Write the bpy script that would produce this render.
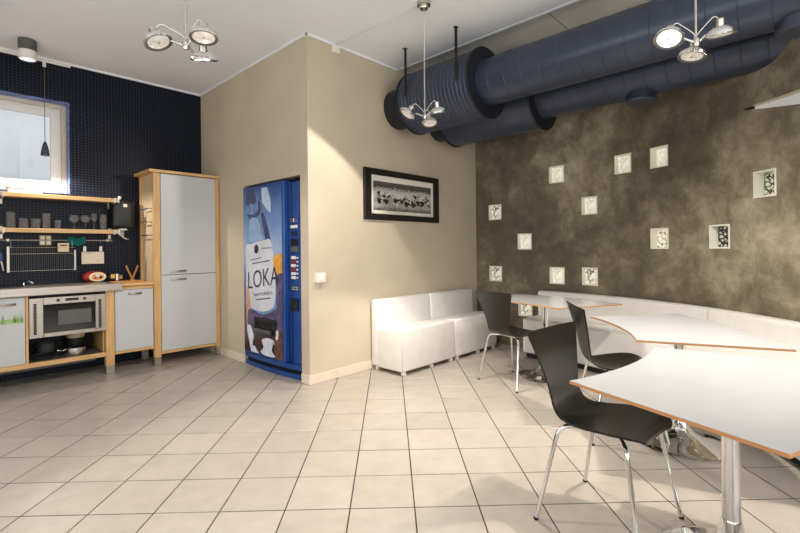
import bpy, bmesh, math, random
from mathutils import Vector, Matrix
random.seed(7)
PI = math.pi
S = bpy.context.scene
COL = S.collection
for o in list(bpy.data.objects): bpy.data.objects.remove(o)

# ------------------------------------------------------------------ camera
# room frame: +X runs along the kitchen wall, +Y towards it, camera over the origin
F, CX, CY, ROLL, CH = 449.0, 400.0, 248.5, 0.010, 1.2
PHI = math.radians(43.7)
fw = Vector((math.cos(PHI), math.sin(PHI), 0)); rt = Vector((math.sin(PHI), -math.cos(PHI), 0)); up = Vector((0, 0, 1))
rc = rt*math.cos(ROLL) - up*math.sin(ROLL); uc = up*math.cos(ROLL) + rt*math.sin(ROLL)
cam_d = bpy.data.cameras.new('camera'); cam = bpy.data.objects.new('camera', cam_d); COL.objects.link(cam)
cam.matrix_world = Matrix(((rc.x, uc.x, -fw.x, 0), (rc.y, uc.y, -fw.y, 0), (rc.z, uc.z, -fw.z, CH), (0, 0, 0, 1)))
cam_d.sensor_width = 36; cam_d.lens = F/800*36; cam_d.shift_y = -(266.5-CY)/800; cam_d.clip_start = 0.05
S.camera = cam

# ------------------------------------------------------------------ world, exposure, fill light
S.view_settings.view_transform = 'Standard'; S.view_settings.look = 'None'
S.view_settings.gamma = 1; S.view_settings.use_curve_mapping = False
S.view_settings.exposure = 0.24
w = bpy.data.worlds.new('sky'); S.world = w; w.use_nodes = True
bg = w.node_tree.nodes['Background']; bg.inputs[0].default_value = (0.90, 0.95, 1.0, 1); bg.inputs[1].default_value = 1.15

def area(name, loc, target, sx, sy, power, col=(1, 1, 1), spread=180):
    d = bpy.data.lights.new(name, 'AREA'); d.shape = 'RECTANGLE'; d.size = sx; d.size_y = sy; d.energy = power; d.color = col
    d.spread = math.radians(spread)
    o = bpy.data.objects.new(name, d); COL.objects.link(o); o.location = loc
    o.rotation_euler = (Vector(target)-Vector(loc)).to_track_quat('-Z', 'Y').to_euler()
    return o
# unseen area lights added behind the camera, tilted up to brighten room and ceiling
area('fill_light', (0.4, -2.85, 1.75), (0.4, 5, 4.4), 4.6, 2.2, 140, (0.93, 0.97, 1.0))
area('fill_light', (-2.08, 1.2, 1.75), (5, 1.2, 4.4), 4.6, 2.2, 80, (0.93, 0.97, 1.0))

def spot(loc, target, power, angle, blend=0.35, col=(1, 0.93, 0.84), size=0.03):
    d = bpy.data.lights.new('spot_light', 'SPOT'); d.energy = power; d.spot_size = math.radians(angle); d.spot_blend = blend
    d.color = col; d.shadow_soft_size = size
    o = bpy.data.objects.new('spot_light', d); COL.objects.link(o); o.location = loc
    o.rotation_euler = (Vector(target)-Vector(loc)).to_track_quat('-Z', 'Y').to_euler()
    return o

# ------------------------------------------------------------------ materials (all node based)
def lin(c):
    return tuple(((v/255)/12.92 if v/255 <= 0.04045 else ((v/255+0.055)/1.055)**2.4) for v in c)
class N:
    def __init__(s, name):
        s.m = bpy.data.materials.new(name); s.m.use_nodes = True; s.t = s.m.node_tree; s.b = s.t.nodes['Principled BSDF']
    def n(s, typ, **kw):
        nd = s.t.nodes.new(typ)
        for k, v in kw.items():
            if k in nd.inputs: nd.inputs[k].default_value = v
            else: setattr(nd, k, v)
        return nd
    def l(s, a, b): s.t.links.new(a, b)
    def coord(s, kind='Object', scale=None):
        tc = s.n('ShaderNodeTexCoord')
        if scale is None: return tc.outputs[kind]
        mp = s.n('ShaderNodeMapping'); mp.inputs['Scale'].default_value = scale; s.l(tc.outputs[kind], mp.inputs[0]); return mp.outputs[0]
    def ramp(s, src, stops):
        r = s.n('ShaderNodeValToRGB'); e = r.color_ramp.elements
        while len(e) < len(stops): e.new(0.5)
        for k, (p, c) in enumerate(stops): e[k].position = p; e[k].color = (*lin(c), 1)
        s.l(src, r.inputs[0]); return r.outputs[0]
    def bump(s, src, strength, dist=0.01):
        b = s.n('ShaderNodeBump', Strength=strength, Distance=dist); s.l(src, b.inputs['Height']); s.l(b.outputs[0], s.b.inputs['Normal'])
def mat(name, col, rough=0.5, metal=0.0, var=6, scale=6.0, bump=0.0, stretch=None, coat=0.0, emit=0.0, spec=None, bscale=None):
    k = N(name)
    v = k.coord('Object', stretch)
    nz = k.n('ShaderNodeTexNoise', Scale=scale, Detail=5.0, Roughness=0.6); k.l(v, nz.inputs['Vector'])
    lo = tuple(max(0, c-var) for c in col); hi = tuple(min(255, c+var) for c in col)
    k.l(k.ramp(nz.outputs[0], [(0.3, lo), (0.7, hi)]), k.b.inputs['Base Color'])
    k.b.inputs['Roughness'].default_value = rough; k.b.inputs['Metallic'].default_value = metal
    if coat: k.b.inputs['Coat Weight'].default_value = coat
    if spec is not None: k.b.inputs['Specular IOR Level'].default_value = spec
    if bump:
        src = nz
        if bscale:
            src = k.n('ShaderNodeTexNoise', Scale=bscale, Detail=4.0); k.l(v, src.inputs['Vector'])
        k.bump(src.outputs[0], bump)
    if emit:
        k.b.inputs['Emission Color'].default_value = (*lin(col), 1); k.b.inputs['Emission Strength'].default_value = emit
    return k.m
M = {}
M['ceiling'] = mat('ceiling_paint', (238, 240, 243), 0.9, var=3, scale=1.2, bump=0.05, bscale=60)
M['ceiling2'] = mat('ceiling_rough', (226, 221, 212), 0.9, var=8, scale=3, bump=0.1, bscale=40)
M['beige'] = mat('beige_paint', (200, 186, 163), 0.75, var=5, scale=2.0, bump=0.05, bscale=90)
M['plain'] = mat('off_white_paint', (212, 204, 190), 0.8, var=3, scale=2)
M['skirt'] = mat('skirting_tile', (224, 210, 190), 0.45, var=5, scale=7)
M['grout'] = mat('floor_grout', (60, 49, 40), 0.9, var=8, scale=30)
M['white_lam'] = mat('white_laminate', (186, 186, 186), 0.22, var=2, scale=3)
M['ply'] = mat('plywood_edge', (188, 134, 86), 0.5, var=14, scale=14, stretch=(1, 1, 14))
M['wood'] = mat('birch_wood', (206, 162, 106), 0.42, var=14, scale=5, stretch=(9, 9, 1), bump=0.03)
M['woodh'] = mat('birch_wood_board', (208, 165, 110), 0.42, var=14, scale=5, stretch=(1, 9, 9), bump=0.03)
M['door_white'] = mat('cabinet_white', (192, 192, 192), 0.35, var=2, scale=3)
M['steel'] = mat('brushed_steel', (172, 164, 152), 0.34, 0.8, var=10, scale=10, stretch=(1, 12, 12))
M['chrome'] = mat('chrome', (225, 224, 222), 0.08, 1.0, var=4, scale=4)
M['satin'] = mat('satin_nickel', (205, 200, 190), 0.25, 1.0, var=6, scale=8)
M['black_ply'] = mat('black_stained_plywood', (11, 10, 9), 0.26, var=6, scale=5, stretch=(14, 2, 14), bump=0.015)
M['leather'] = mat('white_leatherette', (228, 224, 218), 0.42, var=4, scale=9, bump=0.10, bscale=55)
M['black'] = mat('black_plastic', (16, 16, 17), 0.42, var=4, scale=12)
M['blackm'] = mat('black_matte', (16, 15, 15), 0.7, var=4, scale=12)
M['dark_glass'] = mat('dark_glass', (14, 13, 13), 0.06, var=2, scale=3, spec=0.6)
M['duct'] = mat('navy_duct_paint', (54, 62, 80), 0.33, 0.2, var=5, scale=4, bump=0.04, bscale=9)
M['duct_dark'] = mat('navy_duct_face', (26, 29, 38), 0.5, 0.1, var=5, scale=6)
M['frame'] = mat('black_frame', (24, 20, 19), 0.4, var=5, scale=16, stretch=(1, 8, 8))
M['mat_board'] = mat('cream_mount', (232, 224, 208), 0.8, var=3, scale=8)
M['plastic_w'] = mat('white_plastic', (232, 228, 218), 0.4, var=3, scale=9)
M['blue'] = mat('blue_enamel', (24, 66, 136), 0.28, var=6, scale=5)
M['blue_d'] = mat('dark_blue_enamel', (20, 50, 108), 0.3, var=5, scale=5)
M['wframe'] = mat('window_frame_paint', (196, 186, 168), 0.5, var=4, scale=6)
M['winner'] = mat('window_sash_paint', (216, 214, 210), 0.5, var=3, scale=6)
M['facade'] = mat('white_facade', (236, 238, 240), 0.9, var=4, scale=2, emit=0.0)
M['facade_c'] = mat('cream_facade', (240, 228, 196), 0.9, var=5, scale=2)
M['teal'] = mat('teal_cloth', (20, 132, 128), 0.9, var=12, scale=20, bump=0.2)
M['red'] = mat('red_foil', (150, 36, 28), 0.4, var=14, scale=14)
M['orange'] = mat('orange_print', (226, 142, 66), 0.5, var=30, scale=30)
M['cream'] = mat('cream_print', (232, 214, 176), 0.5, var=16, scale=40)
M['yellow'] = mat('yellow_print', (214, 170, 40), 0.5, var=40, scale=30)
M['bamboo'] = mat('bamboo', (182, 128, 62), 0.6, var=14, scale=12)
M['ceramic'] = mat('beige_ceramic', (214, 194, 158), 0.4, var=6, scale=8)
M['grey'] = mat('grey_enamel', (86, 84, 80), 0.45, var=6, scale=8)
M['green_print'] = mat('green_grass_print', (142, 176, 104), 0.5, var=40, scale=28, stretch=(1, 1, 0.4))
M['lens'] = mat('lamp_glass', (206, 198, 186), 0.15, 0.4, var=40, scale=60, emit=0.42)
M['lens_hot'] = mat('lit_lamp_glass', (255, 244, 220), 0.2, var=3, scale=20, emit=7.0)
M['glow'] = mat('frosted_lamp', (236, 240, 246), 0.3, var=2, scale=6, emit=0.6)
M['paper'] = mat('white_paper', (240, 238, 232), 0.8, var=3, scale=8)
M['cream_card'] = mat('cream_card', (226, 212, 192), 0.8, var=3, scale=8)
M['ink'] = mat('dark_ink', (30, 30, 40), 0.5, var=4, scale=20)
M['shade_navy'] = mat('dark_navy_enamel', (52, 58, 74), 0.4, var=5, scale=8)
M['pewter'] = mat('pewter', (150, 141, 128), 0.32, 1.0, var=8, scale=10)
M['blue_cord'] = mat('blue_plastic', (44, 64, 120), 0.45, var=6, scale=8)

def concrete():
    k = N('mottled_concrete')
    v = k.coord('Object')
    a = k.n('ShaderNodeTexNoise', Scale=1.15, Detail=9.0, Roughness=0.6, Distortion=0.15); k.l(v, a.inputs['Vector'])
    b = k.n('ShaderNodeTexNoise', Scale=4.2, Detail=10.0, Roughness=0.74, Distortion=0.35); k.l(v, b.inputs['Vector'])
    mx = k.n('ShaderNodeMath', operation='MULTIPLY_ADD'); mx.inputs[1].default_value = 0.55
    k.l(a.outputs[0], mx.inputs[0])
    m2 = k.n('ShaderNodeMath', operation='MULTIPLY'); m2.inputs[1].default_value = 0.45; k.l(b.outputs[0], m2.inputs[0]); k.l(m2.outputs[0], mx.inputs[2])
    c = k.ramp(mx.outputs[0], [(0.38, (82, 74, 59)), (0.47, (102, 93, 75)), (0.52, (122, 112, 92)), (0.58, (150, 139, 117)), (0.66, (182, 171, 148))])
    k.l(c, k.b.inputs['Base Color']); k.b.inputs['Roughness'].default_value = 0.6
    k.bump(b.outputs[0], 0.12); return k.m
M['concrete'] = concrete()
def mosaic(name, dark, grout):
    # 25 mm glass mosaic: too fine to pick apart
    k = N(name)
    tc = k.n('ShaderNodeTexCoord'); sep = k.n('ShaderNodeSeparateXYZ'); k.l(tc.outputs['Object'], sep.inputs[0])
    ad = k.n('ShaderNodeMath', operation='ADD'); k.l(sep.outputs[0], ad.inputs[0]); k.l(sep.outputs[1], ad.inputs[1])
    cb = k.n('ShaderNodeCombineXYZ'); k.l(ad.outputs[0], cb.inputs[0]); k.l(sep.outputs[2], cb.inputs[1])
    br = k.n('ShaderNodeTexBrick', offset=0.0); k.l(cb.outputs[0], br.inputs['Vector'])
    br.inputs['Scale'].default_value = 1.0; br.inputs['Brick Width'].default_value = 0.030; br.inputs['Row Height'].default_value = 0.027
    br.inputs['Mortar Size'].default_value = 0.0026; br.inputs['Mortar Smooth'].default_value = 0.3
    br.inputs['Color1'].default_value = (*lin(dark), 1); br.inputs['Color2'].default_value = (*lin(tuple(int(c*1.7)+4 for c in dark)), 1)
    br.inputs['Mortar'].default_value = (*lin(grout), 1)
    k.l(br.outputs['Color'], k.b.inputs['Base Color']); k.b.inputs['Roughness'].default_value = 0.35; k.b.inputs['Specular IOR Level'].default_value = 0.15
    b = k.n('ShaderNodeBump', Strength=0.4, Distance=0.002); b.invert = True; k.l(br.outputs['Fac'], b.inputs['Height']); k.l(b.outputs[0], k.b.inputs['Normal'])
    return k.m
M['mosaic'] = mosaic('dark_blue_mosaic', (5, 7, 14), (46, 53, 70))
def floor_tile():
    k = N('beige_floor_tile')
    geo = k.n('ShaderNodeNewGeometry'); oi = k.n('ShaderNodeObjectInfo')
    nz = k.n('ShaderNodeTexNoise', Scale=7.0, Detail=7.0, Roughness=0.65); k.l(geo.outputs['Position'], nz.inputs['Vector'])
    c = k.ramp(nz.outputs[0], [(0.3, (162, 152, 141)), (0.7, (177, 167, 156))])
    hsv = k.n('ShaderNodeHueSaturation'); k.l(c, hsv.inputs['Color'])
    mr = k.n('ShaderNodeMapRange'); mr.inputs['To Min'].default_value = 0.95; mr.inputs['To Max'].default_value = 1.05
    k.l(oi.outputs['Random'], mr.inputs[0]); k.l(mr.outputs[0], hsv.inputs['Value']); k.l(hsv.outputs[0], k.b.inputs['Base Color'])
    k.b.inputs['Roughness'].default_value = 0.34
    k.bump(nz.outputs[0], 0.03); return k.m
M['tile'] = floor_tile()
def clear_glass(name, tint=(240, 246, 250), rough=0.02):
    k = N(name); k.b.inputs['Base Color'].default_value = (*lin(tint), 1); k.b.inputs['Roughness'].default_value = rough
    k.b.inputs['IOR'].default_value = 1.45; k.b.inputs['Transmission Weight'].default_value = 1.0
    nz = k.n('ShaderNodeTexNoise', Scale=3.0); k.l(k.coord(), nz.inputs['Vector']); k.bump(nz.outputs[0], 0.01)
    return k.m
def thin_glass():
    k = N('drinking_glass')
    gl = k.n('ShaderNodeBsdfGlossy', Roughness=0.04); tr = k.n('ShaderNodeBsdfTransparent'); df = k.n('ShaderNodeBsdfDiffuse'); df.inputs[0].default_value = (0.85, 0.88, 0.9, 1)
    m1 = k.n('ShaderNodeMixShader'); m1.inputs[0].default_value = 0.05; k.l(tr.outputs[0], m1.inputs[1]); k.l(df.outputs[0], m1.inputs[2])
    lw = k.n('ShaderNodeLayerWeight', Blend=0.16); m2 = k.n('ShaderNodeMixShader'); k.l(lw.outputs['Facing'], m2.inputs[0]); k.l(m1.outputs[0], m2.inputs[1]); k.l(gl.outputs[0], m2.inputs[2])
    out = [n for n in k.t.nodes if n.type == 'OUTPUT_MATERIAL'][0]; k.l(m2.outputs[0], out.inputs[0]); return k.m
M['glass'] = thin_glass()
def pane_mat():
    k = N('window_pane')
    gl = k.n('ShaderNodeBsdfGlossy', Roughness=0.02); tr = k.n('ShaderNodeBsdfTransparent'); mx = k.n('ShaderNodeMixShader')
    fr = k.n('ShaderNodeFresnel', IOR=1.45); k.l(fr.outputs[0], mx.inputs[0]); k.l(tr.outputs[0], mx.inputs[1]); k.l(gl.outputs[0], mx.inputs[2])
    out = [n for n in k.t.nodes if n.type == 'OUTPUT_MATERIAL'][0]; k.l(mx.outputs[0], out.inputs[0]); return k.m
M['pane'] = pane_mat()
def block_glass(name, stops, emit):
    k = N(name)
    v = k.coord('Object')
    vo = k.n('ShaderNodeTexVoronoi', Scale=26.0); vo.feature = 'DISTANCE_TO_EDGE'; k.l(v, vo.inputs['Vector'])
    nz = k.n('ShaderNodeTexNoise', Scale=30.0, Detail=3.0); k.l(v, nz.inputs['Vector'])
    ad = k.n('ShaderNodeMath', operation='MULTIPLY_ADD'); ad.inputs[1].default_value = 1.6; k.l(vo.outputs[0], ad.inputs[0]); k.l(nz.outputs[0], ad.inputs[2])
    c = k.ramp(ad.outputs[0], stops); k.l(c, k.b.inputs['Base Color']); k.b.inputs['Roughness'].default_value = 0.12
    k.l(c, k.b.inputs['Emission Color']); k.b.inputs['Emission Strength'].default_value = emit  # faint glow put in for light coming through the blocks
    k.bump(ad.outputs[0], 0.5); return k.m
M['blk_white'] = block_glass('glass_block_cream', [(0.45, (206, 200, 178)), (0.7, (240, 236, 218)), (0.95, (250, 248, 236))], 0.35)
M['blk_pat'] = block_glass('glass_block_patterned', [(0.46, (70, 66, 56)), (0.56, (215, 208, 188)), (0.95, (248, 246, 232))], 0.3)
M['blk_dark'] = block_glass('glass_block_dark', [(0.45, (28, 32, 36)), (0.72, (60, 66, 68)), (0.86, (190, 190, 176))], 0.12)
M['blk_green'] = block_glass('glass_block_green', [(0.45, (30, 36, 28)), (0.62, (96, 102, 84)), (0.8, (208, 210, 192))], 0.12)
M['reveal'] = mat('white_reveal', (238, 234, 220), 0.6, var=3, scale=10, emit=0.0)

# ------------------------------------------------------------------ mesh helpers
def link(o):
    COL.objects.link(o); return o
def obj(name, bm, m, parent=None, smooth=False, loc=None, auto=None):
    bmesh.ops.recalc_face_normals(bm, faces=bm.faces)
    me = bpy.data.meshes.new(name); bm.to_mesh(me); bm.free()
    ms = m if isinstance(m, (list, tuple)) else [m]
    for q in ms: me.materials.append(M[q] if isinstance(q, str) else q)
    if smooth or auto:
        for p in me.polygons: p.use_smooth = True
        if auto: me.set_sharp_from_angle(angle=math.radians(auto))
    o = link(bpy.data.objects.new(name, me))
    if parent: o.parent = parent
    if loc: o.location = loc
    return o
def tag(o, label, cat, group=None):
    o['label'] = label; o['category'] = cat
    if group: o['group'] = group
    return o
def thing(name, label, cat, loc=(0, 0, 0), rz=0.0, group=None):
    o = link(bpy.data.objects.new(name, None)); o.empty_display_size = 0.05
    o.location = loc; o.rotation_euler = (0, 0, rz); return tag(o, label, cat, group)
def struct(o):
    o['kind'] = 'structure'; return o
def box(bm, x0, x1, y0, y1, z0, z1, bev=0.0, seg=2, mi=0):
    b2 = bmesh.new()
    vs = [b2.verts.new((x, y, z)) for x in (x0, x1) for y in (y0, y1) for z in (z0, z1)]
    for f in ((0, 1, 3, 2), (4, 6, 7, 5), (0, 4, 5, 1), (2, 3, 7, 6), (0, 2, 6, 4), (1, 5, 7, 3)): b2.faces.new([vs[i] for i in f])
    if bev: bmesh.ops.bevel(b2, geom=b2.edges[:], offset=bev, segments=seg, profile=0.5, affect='EDGES')
    merge(bm, b2, mi=mi); return bm
def merge(bm, b2, mat4=None, mi=0):
    mp = {}
    for v in b2.verts: mp[v] = bm.verts.new(mat4 @ v.co if mat4 else v.co)
    for f in b2.faces:
        try: nf = bm.faces.new([mp[v] for v in f.verts]); nf.material_index = mi or f.material_index
        except ValueError: pass
    b2.free()
def B(*a, **k): return box(bmesh.new(), *a, **k)
def lathe(bm, prof, seg=24, M4=None, cap=True):
    rings = []
    for r, z in prof:
        ring = []
        for i in range(seg):
            a = 2*PI*i/seg; p = Vector((r*math.cos(a), r*math.sin(a), z)); ring.append(bm.verts.new(M4 @ p if M4 else p))
        rings.append(ring)
    for a, b in zip(rings, rings[1:]):
        for i in range(seg): bm.faces.new((a[i], a[(i+1) % seg], b[(i+1) % seg], b[i]))
    if cap:
        bm.faces.new(rings[0][::-1]); bm.faces.new(rings[-1])
    return bm
def L(prof, seg=24, M4=None, cap=True): return lathe(bmesh.new(), prof, seg, M4, cap)
def tube(bm, pts, r, seg=10, cap=True):
    pts = [Vector(p) for p in pts]; rad = r if isinstance(r, (list, tuple)) else [r]*len(pts)
    rings = []; n = None
    for i, p in enumerate(pts):
        d = (pts[min(i+1, len(pts)-1)] - pts[max(i-1, 0)]).normalized()
        if n is None:
            n = d.orthogonal().normalized()
        n = (n - d*n.dot(d)).normalized(); b = d.cross(n)
        rings.append([bm.verts.new(p + (n*math.cos(2*PI*k/seg) + b*math.sin(2*PI*k/seg))*rad[i]) for k in range(seg)])
    for a, c in zip(rings, rings[1:]):
        for k in range(seg): bm.faces.new((a[k], a[(k+1) % seg], c[(k+1) % seg], c[k]))
    if cap: bm.faces.new(rings[0][::-1]); bm.faces.new(rings[-1])
    return bm
def T(pts, r, seg=10): return tube(bmesh.new(), pts, r, seg)
def smooth_path(pts, n=6):
    pts = [Vector(p) for p in pts]; out = []
    for i in range(len(pts)-1):
        p0 = pts[max(i-1, 0)]; p1 = pts[i]; p2 = pts[i+1]; p3 = pts[min(i+2, len(pts)-1)]
        for k in range(n):
            t = k/n
            out.append(0.5*((2*p1)+(p2-p0)*t+(2*p0-5*p1+4*p2-p3)*t*t+(3*p1-p0-3*p2+p3)*t**3))
    out.append(pts[-1]); return out
def fillet(pts, r, n=6):
    pts = [Vector(p) for p in pts]; out = [pts[0]]
    for a, b, c in zip(pts, pts[1:], pts[2:]):
        u = (a-b).normalized(); v = (c-b).normalized(); p = b+u*r; q = b+v*r
        for k in range(n+1):
            t = k/n; out.append(p*(1-t)**2 + b*2*t*(1-t) + q*t*t)
    out.append(pts[-1]); return out
def prism(bm, poly, z0, z1, mi_top=0, mi_side=0, M4=None):
    f = (lambda p: M4 @ Vector(p)) if M4 else (lambda p: p)
    a = [bm.verts.new(f((x, y, z0))) for x, y in poly]; b = [bm.verts.new(f((x, y, z1))) for x, y in poly]
    bm.faces.new(a[::-1]).material_index = mi_top; bm.faces.new(b).material_index = mi_top
    for i in range(len(poly)):
        j = (i+1) % len(poly); bm.faces.new((a[i], a[j], b[j], b[i])).material_index = mi_side
    return bm
AX_Y = Matrix(((1, 0, 0, 0), (0, 0, -1, 0), (0, 1, 0, 0), (0, 0, 0, 1)))      # local z -> world +Y ... used for lathes along Y
def along(p, d):
    return Matrix.Translation(Vector(p)) @ Vector(d).to_track_quat('Z', 'Y').to_matrix().to_4x4()
def copy_tree(o, parent=None):
    c = link(o.copy())
    if parent: c.parent = parent
    for ch in list(o.children): copy_tree(ch, c)
    return c
def hit(x, y, axis, val):
    d = fw + rc*((x-CX)/F) - uc*((y-CY)/F); c0 = Vector((0, 0, CH)); s = (val-c0[axis])/d[axis]; return c0 + d*s

# ------------------------------------------------------------------ setting: sizes
XV, YB, YK, XC, ZC = 2.31, 3.324, 5.57, 4.92, 3.11     # vending wall, picture wall, kitchen wall, concrete wall, ceiling
X0, Y0 = -2.2, -3.0
AC, AR = (1.72, 2.45), 3.2                             # arc of the concrete wall
def wall_pt(s, off=0.0):                                # point on the concrete wall line, off = towards the room
    if s <= 0: return Vector((XC-off, 2.45-s, 0)), Vector((-1, 0, 0))
    a = s/AR; n = Vector((-math.cos(a), math.sin(a), 0))
    return Vector((AC[0]+AR*math.cos(a), AC[1]-AR*math.sin(a), 0)) + n*off, n

# floor: grout bed with single tiles laid diagonally
fbm = B(X0, 5.4, Y0, YK+0.2, -0.10, -0.0018)
floor = struct(obj('floor', fbm, 'grout'))
P_ = 0.2991; T0 = Vector((1.333, 1.61)); ta = Vector((1, 1))/math.sqrt(2); tb = Vector((1, -1))/math.sqrt(2)
def tile_mesh(name):
    h = P_/2-0.0030; b = bmesh.new()
    lo = [b.verts.new((x*h, y*h, -0.012)) for x, y in ((-1, -1), (1, -1), (1, 1), (-1, 1))]
    mi = [b.verts.new((x*h, y*h, -0.0015)) for x, y in ((-1, -1), (1, -1), (1, 1), (-1, 1))]
    hh = h-0.0015
    to = [b.verts.new((x*hh, y*hh, 0.0)) for x, y in ((-1, -1), (1, -1), (1, 1), (-1, 1))]
    for r0, r1 in ((lo, mi), (mi, to)):
        for i in range(4): b.faces.new((r0[i], r0[(i+1) % 4], r1[(i+1) % 4], r1[i]))
    b.faces.new(to)
    bmesh.ops.recalc_face_normals(b, faces=b.faces)
    bmesh.ops.rotate(b, verts=b.verts, cent=(0, 0, 0), matrix=Matrix.Rotation(math.radians(45), 3, 'Z'))
    me = bpy.data.meshes.new(name); b.to_mesh(me); b.free(); me.materials.append(M['tile']); return me
tme = tile_mesh('floor_tile')
def proj(p):
    d = Vector(p)-Vector((0, 0, CH)); z = d.dot(fw)
    return (CX+F*d.dot(rc)/z, CY-F*d.dot(uc)/z, z) if z > 0.2 else (0, 9999, z)
def on_floor(p):
    x, y = p
    if x < X0 or y < Y0 or y > YK: return False
    if x > XV+0.02 and y > YB+0.02: return False
    if y > 2.45: return x < XC
    if y > -0.3: return (x < AC[0]) or (math.hypot(x-AC[0], y-AC[1]) < AR)
    return x < 3.34
inview = []; rest = []
for i in range(-40, 41):
    for j in range(-40, 41):
        c = T0 + ta*((i+0.5)*P_) + tb*((j+0.5)*P_)
        if not any(on_floor(c + q*0.20) for q in (Vector((0, 0)), ta, -ta, tb, -tb)): continue
        px = proj((c.x, c.y, 0))
        (inview if (-12 < px[0] < 812 and px[1] < 560 and px[2] > 0) else rest).append((px[2], c))
inview.sort(key=lambda t: t[0])
for k, (_, c) in enumerate(inview[:300]):
    o = link(bpy.data.objects.new('floor_tile', tme)); o.parent = floor; o.location = (c.x, c.y, random.uniform(-0.0006, 0.0006))
rb = bmesh.new()
for _, c in inview[300:]+rest:
    b2 = bmesh.new(); b2.from_mesh(tme); merge(rb, b2, Matrix.Translation((c.x, c.y, 0)))
ro = obj('floor_tile_field', rb, 'tile', floor); ro['kind'] = 'stuff'

# ceiling: painted main field, then a rougher, slightly higher strip above the ducts, their shade put into its colour
c1 = struct(obj('ceiling', B(X0, 3.48, Y0, YK+0.2, ZC, ZC+0.12), 'ceiling'))
obj('ceiling_strip', B(3.48, 5.4, Y0, YB+0.2, ZC+0.07, ZC+0.19), 'ceiling2', c1)
for k in range(4):
    obj('ceiling_joint', B(3.482, 5.3, 2.9-1.2*k, 2.904-1.2*k, ZC+0.067, ZC+0.071), 'grey', c1)
struct(obj('trim_1', B(3.465, 3.495, Y0, YB, ZC-0.004, ZC+0.072, 0.002), 'ceiling'))
struct(obj('trim_2', B(XV-0.02, XV, YB-0.02, YK, ZC-0.02, ZC, 0.003), 'ceiling'))
struct(obj('trim_3', B(XV-0.02, 3.44, YB-0.02, YB, ZC-0.02, ZC, 0.003), 'ceiling'))
struct(obj('trim_4', B(X0, XV-0.02, YK-0.02, YK, ZC-0.02, ZC, 0.003), 'ceiling'))

# kitchen wall with its window opening
WX0, WX1, WZ0, WZ1 = -0.55, 0.985, 1.785, 2.71
kb = bmesh.new(); D = 0.26
box(kb, X0, WX0, YK, YK+D, 0, ZC); box(kb, WX1, XV+0.15, YK, YK+D, 0, ZC)
box(kb, WX0, WX1, YK, YK+D, 0, WZ0); box(kb, WX0, WX1, YK, YK+D, WZ1, ZC)
struct(obj('wall_back', kb, 'mosaic'))
# vending wall with the niche
NY0, NY1, NZ = 3.445, 4.50, 1.875
vb = bmesh.new()
box(vb, XV, XV+0.12, YB+0.12, NY0, 0, ZC); box(vb, XV, XV+0.12, NY1, YK, 0, ZC); box(vb, XV, XV+0.12, NY0, NY1, NZ, ZC)
struct(obj('wall_niche_side', vb, 'beige'))
struct(obj('wall_niche_interior', box(box(box(B(XV+0.95, XV+1.0, NY0-0.05, NY1+0.05, 0, NZ+0.05), XV+0.12, XV+0.95, NY0-0.05, NY0-0.01, 0, NZ+0.05), XV+0.12, XV+0.95, NY1+0.01, NY1+0.05, 0, NZ+0.05), XV+0.12, XV+0.95, NY0-0.05, NY1+0.05, NZ+0.01, NZ+0.05), 'blackm'))
struct(obj('wall_picture_side', B(XV, XC+0.3, YB, YB+0.12, 0, ZC+0.07), 'beige'))
struct(obj('wall_left', B(X0-0.12, X0, Y0, YK, 0, ZC), 'plain'))
struct(obj('wall_front', B(X0-0.12, 3.5, Y0-0.12, Y0, 0, ZC), 'plain'))
# concrete wall: flat, then an arc, with openings for the glass blocks
BL = [(-0.588, 1.645, 'p'), (-0.185, 1.268, 'w'), (-0.588, 0.872, 'p'), (0.222, 2.022, 'w'), (0.217, 0.875, 'w'), (0.608, 1.638, 'w'),
      (0.606, 0.88, 'p'), (0.987, 2.02, 'w'), (1.368, 2.018, 'w'), (1.364, 1.268, 'p'), (1.934, 1.27, 'd'), (2.319, 1.638, 'g'), (-0.185, 0.47, 'p')]
BW, BH = 0.092, 0.097
SEND = AR*math.radians(70)
ss = {-(YB+0.06-2.45), 0.0, SEND}; zs = {0.0, ZC+0.07}
for i in range(1, 49): ss.add(SEND*i/48)
holes = []
for s, z, _ in BL:
    holes.append((s-BW, s+BW, z-BH, z+BH)); ss |= {s-BW, s+BW}; zs |= {z-BH, z+BH}
ss = sorted(s for s in ss if not any(h[0]+1e-5 < s < h[1]-1e-5 and False for h in holes)); zs = sorted(zs)
cb = bmesh.new(); gv = {}
def cv(i, j, k):
    if (i, j, k) not in gv:
        p, n = wall_pt(ss[i]); gv[(i, j, k)] = cb.verts.new((p.x-n.x*0.15*k, p.y-n.y*0.15*k, zs[j]))
    return gv[(i, j, k)]
def inhole(i, j):
    a, z = (ss[i]+ss[i+1])/2, (zs[j]+zs[j+1])/2
    return any(h[0] < a < h[1] and h[2] < z < h[3] for h in holes)
NS, NZS = len(ss)-1, len(zs)-1
for i in range(NS):
    for j in range(NZS):
        if inhole(i, j): continue
        cb.faces.new((cv(i, j, 0), cv(i+1, j, 0), cv(i+1, j+1, 0), cv(i, j+1, 0)))
        cb.faces.new((cv(i, j, 1), cv(i, j+1, 1), cv(i+1, j+1, 1), cv(i+1, j, 1)))
        for di, dj, e in ((-1, 0, ((i, j), (i, j+1))), (1, 0, ((i+1, j), (i+1, j+1))), (0, -1, ((i, j), (i+1, j))), (0, 1, ((i, j+1), (i+1, j+1)))):
            a, b = i+di, j+dj
            if not (0 <= a < NS and 0 <= b < NZS) or inhole(a, b):
                (p, q), (r, t) = e; cb.faces.new((cv(p, q, 0), cv(r, t, 0), cv(r, t, 1), cv(p, q, 1)))
struct(obj('wall_right', cb, 'concrete'))
pe, ne = wall_pt(SEND)
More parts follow.
